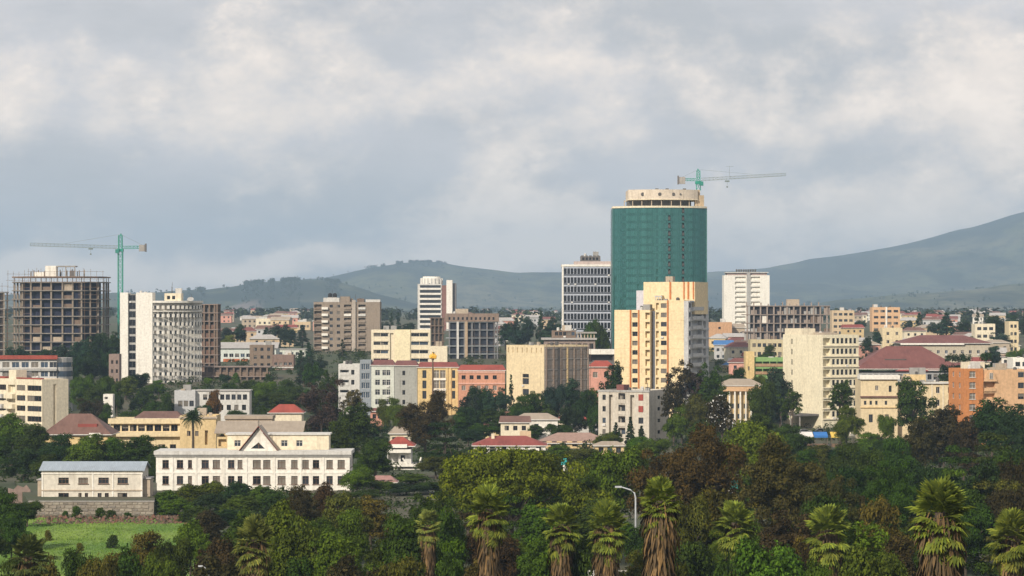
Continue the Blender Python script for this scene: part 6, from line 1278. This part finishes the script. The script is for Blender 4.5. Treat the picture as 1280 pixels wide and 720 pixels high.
# middle distance: gardens between the buildings
for px, y, w_, D, where in ((470, 570, 40, 640, 'around the white villa'), (520, 592, 44, 620, 'around the white villa'), (545, 570, 46, 640, 'around the white villa'), (478, 600, 40, 590, 'around the pink shed'), (508, 604, 44, 585, 'around the pink shed'), (545, 602, 46, 590, 'around the pink shed'), (455, 612, 40, 570, 'around the pink shed'),
        (700, 556, 40, 700, 'before the long brown roof'), (735, 560, 44, 690, 'before the long brown roof'), (790, 560, 44, 680, 'before the long brown roof'), (820, 548, 40, 700, 'before the weathered white flats'), (805, 545, 34, 730, 'before the weathered white flats'), (590, 566, 40, 690, 'before the red hip roofed house'), (675, 562, 36, 690, 'before the red hip roofed house'),
        (880, 520, 44, 720, 'around the blossom tree'), (925, 540, 40, 680, 'around the blossom tree'), (950, 515, 44, 740, 'around the blossom tree'), (985, 530, 44, 700, 'below the cream seven storey block'), (1015, 556, 50, 640, 'below the market stalls'), (1050, 562, 50, 640, 'below the market stalls'), (1085, 540, 40, 720, 'below the yellow institute'), (1110, 548, 46, 690, 'below the yellow institute'), (1150, 545, 50, 660, 'below the yellow institute'), (1180, 540, 46, 690, 'below the yellow institute'), (1000, 575, 50, 590, 'below the market stalls'), (1070, 585, 54, 560, 'below the market stalls'), (1030, 590, 54, 540, 'below the market stalls'), (1130, 575, 56, 570, 'below the yellow institute'),
        (585, 535, 36, 790, 'in the belt below the coral house'), (700, 530, 36, 800, 'in the belt below the coral house'), (760, 540, 34, 770, 'in the belt below the coral house'), (560, 560, 40, 690, 'around the white villa'), (395, 520, 34, 760, 'between the bare grey tree and the white villa'), (460, 520, 40, 760, 'between the bare grey tree and the white villa'), (425, 545, 40, 690, 'between the bare grey tree and the white villa'), (215, 520, 26, 800, 'at the foot of the white round tower'), (160, 512, 30, 820, 'at the foot of the white round tower'), (300, 512, 30, 850, 'below the low grey annex'), (330, 506, 30, 870, 'below the low grey annex'), (250, 506, 26, 880, 'below the low grey annex')):
    tree(tq.choice(['broad_a', 'broad_b', 'dense_a', 'broad_c']), px, y, w_ * 1.15, D, tq.choice(['dark green', 'dark green', 'mid green', 'bottle green', 'olive']), where)
for x0, x1, n_, Da, Db, where in ((240, 400, 16, 950, 1100, 'on the slope below the low brown unfinished building'), (150, 245, 7, 905, 1060, 'at the foot of the white round tower'), (590, 760, 12, 900, 1080, 'on the slope behind the cream cube'), (885, 990, 9, 900, 1150, 'in the crowded quarter below the adobe block'), (1080, 1285, 12, 960, 1300, 'around the big red roofed hall')):
    for k in range(n_):
        px = x0 + (x1 - x0) * (k + tq.uniform(.1, .9)) / n_; D = tq.uniform(Da, Db); h = tq.uniform(4.5, 9.5) * (.55 if x0 == 240 else 1); y = HORY + (CAMZ - gz(D) - h) * FPX / D
        tree(tq.choice(['broad_a', 'broad_b', 'bush_a', 'bush_b', 'dense_a']), px, y, h * tq.uniform(.9, 1.4) / (D / FPX), D, tq.choice(['dark green', 'bottle green', 'mid green', 'dark green']), where)
# low undergrowth that nobody could count, over the bare ground between the gardens
ug = np.random.RandomState(44); UC = []
while len(UC) < 4200:
    D = ug.uniform(395, 1400); px = ug.uniform(-30, 1310)
    if px < 275 and D < 592: continue
    if px > 930 and px < 1240 and 782 < D < 808: continue
    if 190 < px < 445 and 590 < D < 625: continue
    UC.append(((px - 640) * D / FPX, D, gz(D) + ug.uniform(.2, .9), ug.uniform(.8, 2.2), .35))
um = crown_mesh('undergrowth', UC, ug, per=62, size=.42, up=.5)
uo = link('undergrowth', um); uo.color = (.034, .056, .013, 1); uo['kind'] = 'stuff'; tag(uo, 'low green undergrowth covering the ground between houses and trees', 'undergrowth')

tree('broad_b', 797, 652, 60, 392, 'dark green', 'at the foot of the single armed street lamp'); tree('bush_a', 905, 690, 60, 285, 'dark green', 'at the foot of the slim palm'); tree('bush_b', 1000, 668, 50, 330, 'olive', 'between the slim palm and the short skirted palm'); tree('broad_a', 560, 690, 60, 280, 'dark green', 'in front of the small pale palm'); tree('broad_b', 500, 694, 70, 275, 'olive', 'in front of the small pale palm')
for px, y, w_, D, k, c in ((18, 694, 60, 330, 'broad_a', 'dark green'), (62, 692, 54, 320, 'bush_b', 'olive'), (96, 686, 56, 325, 'broad_b', 'dark green'), (128, 690, 56, 315, 'broad_b', 'olive'), (158, 680, 56, 330, 'bush_b', 'dark green'), (186, 662, 66, 370, 'broad_a', 'olive'), (216, 672, 60, 350, 'broad_b', 'dark green'), (238, 650, 54, 400, 'broad_c', 'mid green'), (262, 636, 60, 430, 'dense_a', 'dark brown'), (205, 694, 60, 315, 'broad_b', 'mid green'), (285, 668, 56, 360, 'broad_a', 'dark green')):
    tree(k, px, y, w_, D, c, 'along the near side of the grass field')
# palms
def fan_mesh(seed, droop):
    rs = random.Random(seed); b = MB(); L = 1.15
    b.tube([(0, 0, 0), (L * .5, 0, .06), (L, 0, 0)], [.05, .035, .02], 4)
    n = 15
    for k in range(n):
        a = math.radians(-105 + 210 * k / (n - 1)); R = (1.12 - .25 * abs(k - 7) / 7) * rs.uniform(.9, 1.1); wv = .16
        cx_, cy_ = math.cos(a), math.sin(a); px_, py_ = -cy_, cx_; zf = .05 if k % 2 else -.03; dz = -droop * R * R * (1 + .3 * abs(cy_))
        p0 = (L, 0, 0); m1 = (L + cx_ * R * .62 - px_ * wv, cy_ * R * .62 - py_ * wv, zf + dz * .35); m2 = (L + cx_ * R * .62 + px_ * wv, cy_ * R * .62 + py_ * wv, zf * .3 + dz * .35); tip = (L + cx_ * R, cy_ * R, dz)
        b.poly([p0, m1, tip, m2])
    return b.mesh('frond', [FROND])
FANS = [fan_mesh(i, d) for i, d in enumerate((.15, .25, .4, .55))]
def skirt_mesh(seed, H, rtop, rbot):
    rs = np.random.RandomState(seed); n = int(H * 130); C = []; Q = []
    z = rs.uniform(0, H, n); a = rs.uniform(0, 6.283, n); t = z / H; R = (rbot + (rtop - rbot) * t ** 1.3) * rs.uniform(.72, 1.12, n) * (1 + .10 * np.sin(a * 3 + z * 1.7)); L = rs.uniform(.6, 1.7, n); wd = rs.uniform(.04, .12, n)
    fl = rs.uniform(-.12, .22, n)
    ca, sa = np.cos(a), np.sin(a); tx, ty = -sa, ca
    p = lambda r, zz, s: np.stack([ca * r + tx * s, sa * r + ty * s, zz], -1)
    V = np.stack([p(R * .8, z + .25, -wd * .5), p(R * .8, z + .25, wd * .5), p(R + fl, z - L * .6, wd), p(R + fl + .05, z - L, 0 * wd), p(R + fl, z - L * .6, -wd)], 1).reshape(-1, 3)
    V[:, 2] = np.maximum(V[:, 2], .02); return np_mesh('skirt', V, np.arange(5 * n).reshape(-1, 5), SKIRT)
def fan_palm(px, ytop, wpx, D, label, skirt_w, seed, col=(.145, .185, .032), nf=72):
    m = D / FPX; h = Z(ytop, D); s = wpx * m / 4.2; rs = random.Random(seed)
    r = link('fan_palm', None, None, (X(px, D), D, 0), rs.uniform(0, 6.28)); tag(r, label, 'palm tree', 'fan palms in front of the park'); zc = h - 1.9 * s
    MB().tube([(0, 0, -.4), (0, 0, h * .4), (0, 0, zc)], [.55, .42, .38], 10).obj('trunk', BARK, r)
    sk = link('skirt', skirt_mesh(seed, zc - .2, skirt_w * m * .44, skirt_w * m * .32), r); sk.color = (.125, .085, .05, 1)
    for k in range(nf):
        t = (k + .5) / nf; el = math.radians(80 - 162 * t + rs.uniform(-12, 12)); az_ = k * 2.39996 + rs.uniform(-.25, .25)
        f = link('frond', FANS[min(3, int(t * 4))], r, (0, 0, zc + .3 * (1 - t) - s * (2.55 * t ** 1.6 + rs.uniform(-.25, .25) * t))); f.rotation_euler = (rs.uniform(-.35, .35), -el, az_); q_ = s * rs.uniform(.82, 1.05); f.scale = (q_, q_, q_)
        g = max(0, (t - .55) / .45) * rs.uniform(.1, .9); j = rs.uniform(.8, 1.2); c = [col[i] * j * (1 - g) + (.20, .155, .05)[i] * g for i in range(3)]; f.color = (*c, 1)
    return r
fan_palm(1175, 603, 82, 205, 'stout fan palm with a wide shaggy brown skirt of dead leaves', 62, 1, nf=95)
fan_palm(825, 601, 56, 238, 'tall fan palm with a long pale shaggy skirt beside the street lamp', 46, 2, nf=80)
fan_palm(611, 611, 56, 265, 'fan palm with a narrow brown skirt left of the low white wall', 30, 3)
fan_palm(702, 632, 52, 290, 'fan palm with an orange brown skirt, left of a close pair by the white wall', 32, 4)
fan_palm(759, 630, 58, 285, 'fan palm with an orange brown skirt, right of a close pair by the white wall', 36, 5)
fan_palm(318, 648, 58, 285, 'fan palm with a bright head below the right end of the school', 38, 6, (.15, .175, .045))
fan_palm(918, 628, 56, 310, 'slim fan palm between the tall skirted palm and the hedge', 24, 7)
fan_palm(1035, 634, 62, 300, 'fan palm with a yellow green head and short skirt left of the stout palm', 34, 8)
fan_palm(1264, 640, 62, 270, 'fan palm with a yellow green head right of the stout palm', 30, 9, (.14, .17, .03))
fan_palm(535, 640, 36, 340, 'small pale fan palm below the white villa', 20, 10, (.16, .19, .05), 60)
fan_palm(36, 670, 56, 280, 'dark small fan palm at the near edge of the grass field', 26, 11, (.075, .095, .03), 60)
def feather_mesh(seed):
    rs = random.Random(seed); b = MB(); L = 3.6; pts = [(L * t, 0, 1.0 * math.sin(t * 2.2) - 2.0 * t ** 2.4) for t in [i / 8 for i in range(9)]]
    b.tube(pts, [.06 - .005 * i for i in range(9)], 4)
    for i in range(34):
        t = .12 + .87 * i / 34; k = min(7, int(t * 8)); f = t * 8 - k; p = [pts[k][j] * (1 - f) + pts[k + 1][j] * f for j in range(3)]; l = .75 * math.sin(math.pi * min(1, t * .85 + .1)) + .12
        for s in (-1, 1): b.poly([(p[0], p[1], p[2]), (p[0] + .12, p[1] + s * l * .5, p[2] - .12), (p[0] + .35, p[1] + s * l, p[2] - .45 * l - .1), (p[0] + .04, p[1] + s * l * .5, p[2] - .16)])
    return b.mesh('frond', [FROND])
FEA = [feather_mesh(1), feather_mesh(2)]
r = link('feather_palm', None, None, (X(241, 715), 715, 0)); tag(r, 'dark feather leaved palm standing against the ochre block', 'palm tree'); zc = Z(524, 715)
MB().tube([(0, 0, -.3), (.1, 0, zc * .5), (0, 0, zc)], [.4, .3, .32], 10).obj('trunk', BARK, r); rs = random.Random(3)
for k in range(38):
    t = (k + .5) / 38; f = link('frond', FEA[k % 2], r, (0, 0, zc)); f.rotation_euler = (rs.uniform(-.2, .2), -math.radians(75 - 120 * t), k * 2.4); q_ = .8; f.scale = (q_, q_, q_); f.color = (.03, .06, .018, 1)

# far wood on the ridges and along the foot of the hills: too far to tell trees apart
rs = np.random.RandomState(31); C = []
for i in range(9000):
    t = rs.rand()
    if t < .22: px = rs.uniform(235, 425); D = 8400 + rs.normal() * 420
    elif t < .34: px = rs.normal(515, 30); D = 12300 + rs.normal() * 300
    elif t < .70: px = rs.uniform(-60, 1340); D = rs.uniform(1900, 4100)
    else: px = rs.uniform(-60, 1340); D = rs.uniform(4100, 11500)
    if t < .34 and wnoise(np.array(px), np.array(0.0), .11, 5) < .05: continue
    if t >= .34 and wnoise(np.array((px - 640) * D / FPX), np.array(D), .007, 12) < .12: continue
    zb = max(29.0, hill_z(px, D)) if D > 6050 else gz(D)
    C.append(((px - 640) * D / FPX, D, zb, rs.uniform(2.2, 6.5)))
Vs, Qs = [], []; off = 0
for (x, y, z, r) in C:
    k = 14; d = rs.normal(size=(k, 3)); d /= np.linalg.norm(d, axis=1, keepdims=True); p = np.array([x, y, z + r * .8]) + d * r * np.array([.8, .8, .9]) * rs.uniform(.5, 1.05, (k, 1))
    V_, Q_ = leaf_quads(p, d + np.array([0, 0, .3]), np.full(k, r * .62), rs, 1.2); Vs.append(V_); Qs.append(Q_ + off); off += len(V_)
wd_ = link('far_wood', np_mesh('far_wood', np.concatenate(Vs), np.concatenate(Qs), LEAF)); wd_.color = (.028, .045, .024, 1); wd_['kind'] = 'stuff'; tag(wd_, 'hazy far woods along the plain and on the ridges', 'wood')

# ------------------------------------------------------------------ haze: the air between the city and the hills
hm = bpy.data.materials.new('haze_air'); hm.use_nodes = True; t = NT(hm.node_tree); t.n.clear(); o = t.node('ShaderNodeOutputMaterial'); pv = t.node('ShaderNodeVolumePrincipled')
pv.inputs['Color'].default_value = (0.57, 0.77, 1.0, 1); pv.inputs['Density'].default_value = 0.78e-4; pv.inputs['Anisotropy'].default_value = 0.2
t.l.new(pv.outputs[0], o.inputs['Volume'])
hz = MB().box(-6800, 6800, -400, 19900, -4.5, float(H.max()) + 25).obj('haze', hm); hz['kind'] = 'stuff'; tag(hz, 'thin bluish haze over the whole city', 'haze')
hz.display_type = 'WIRE'
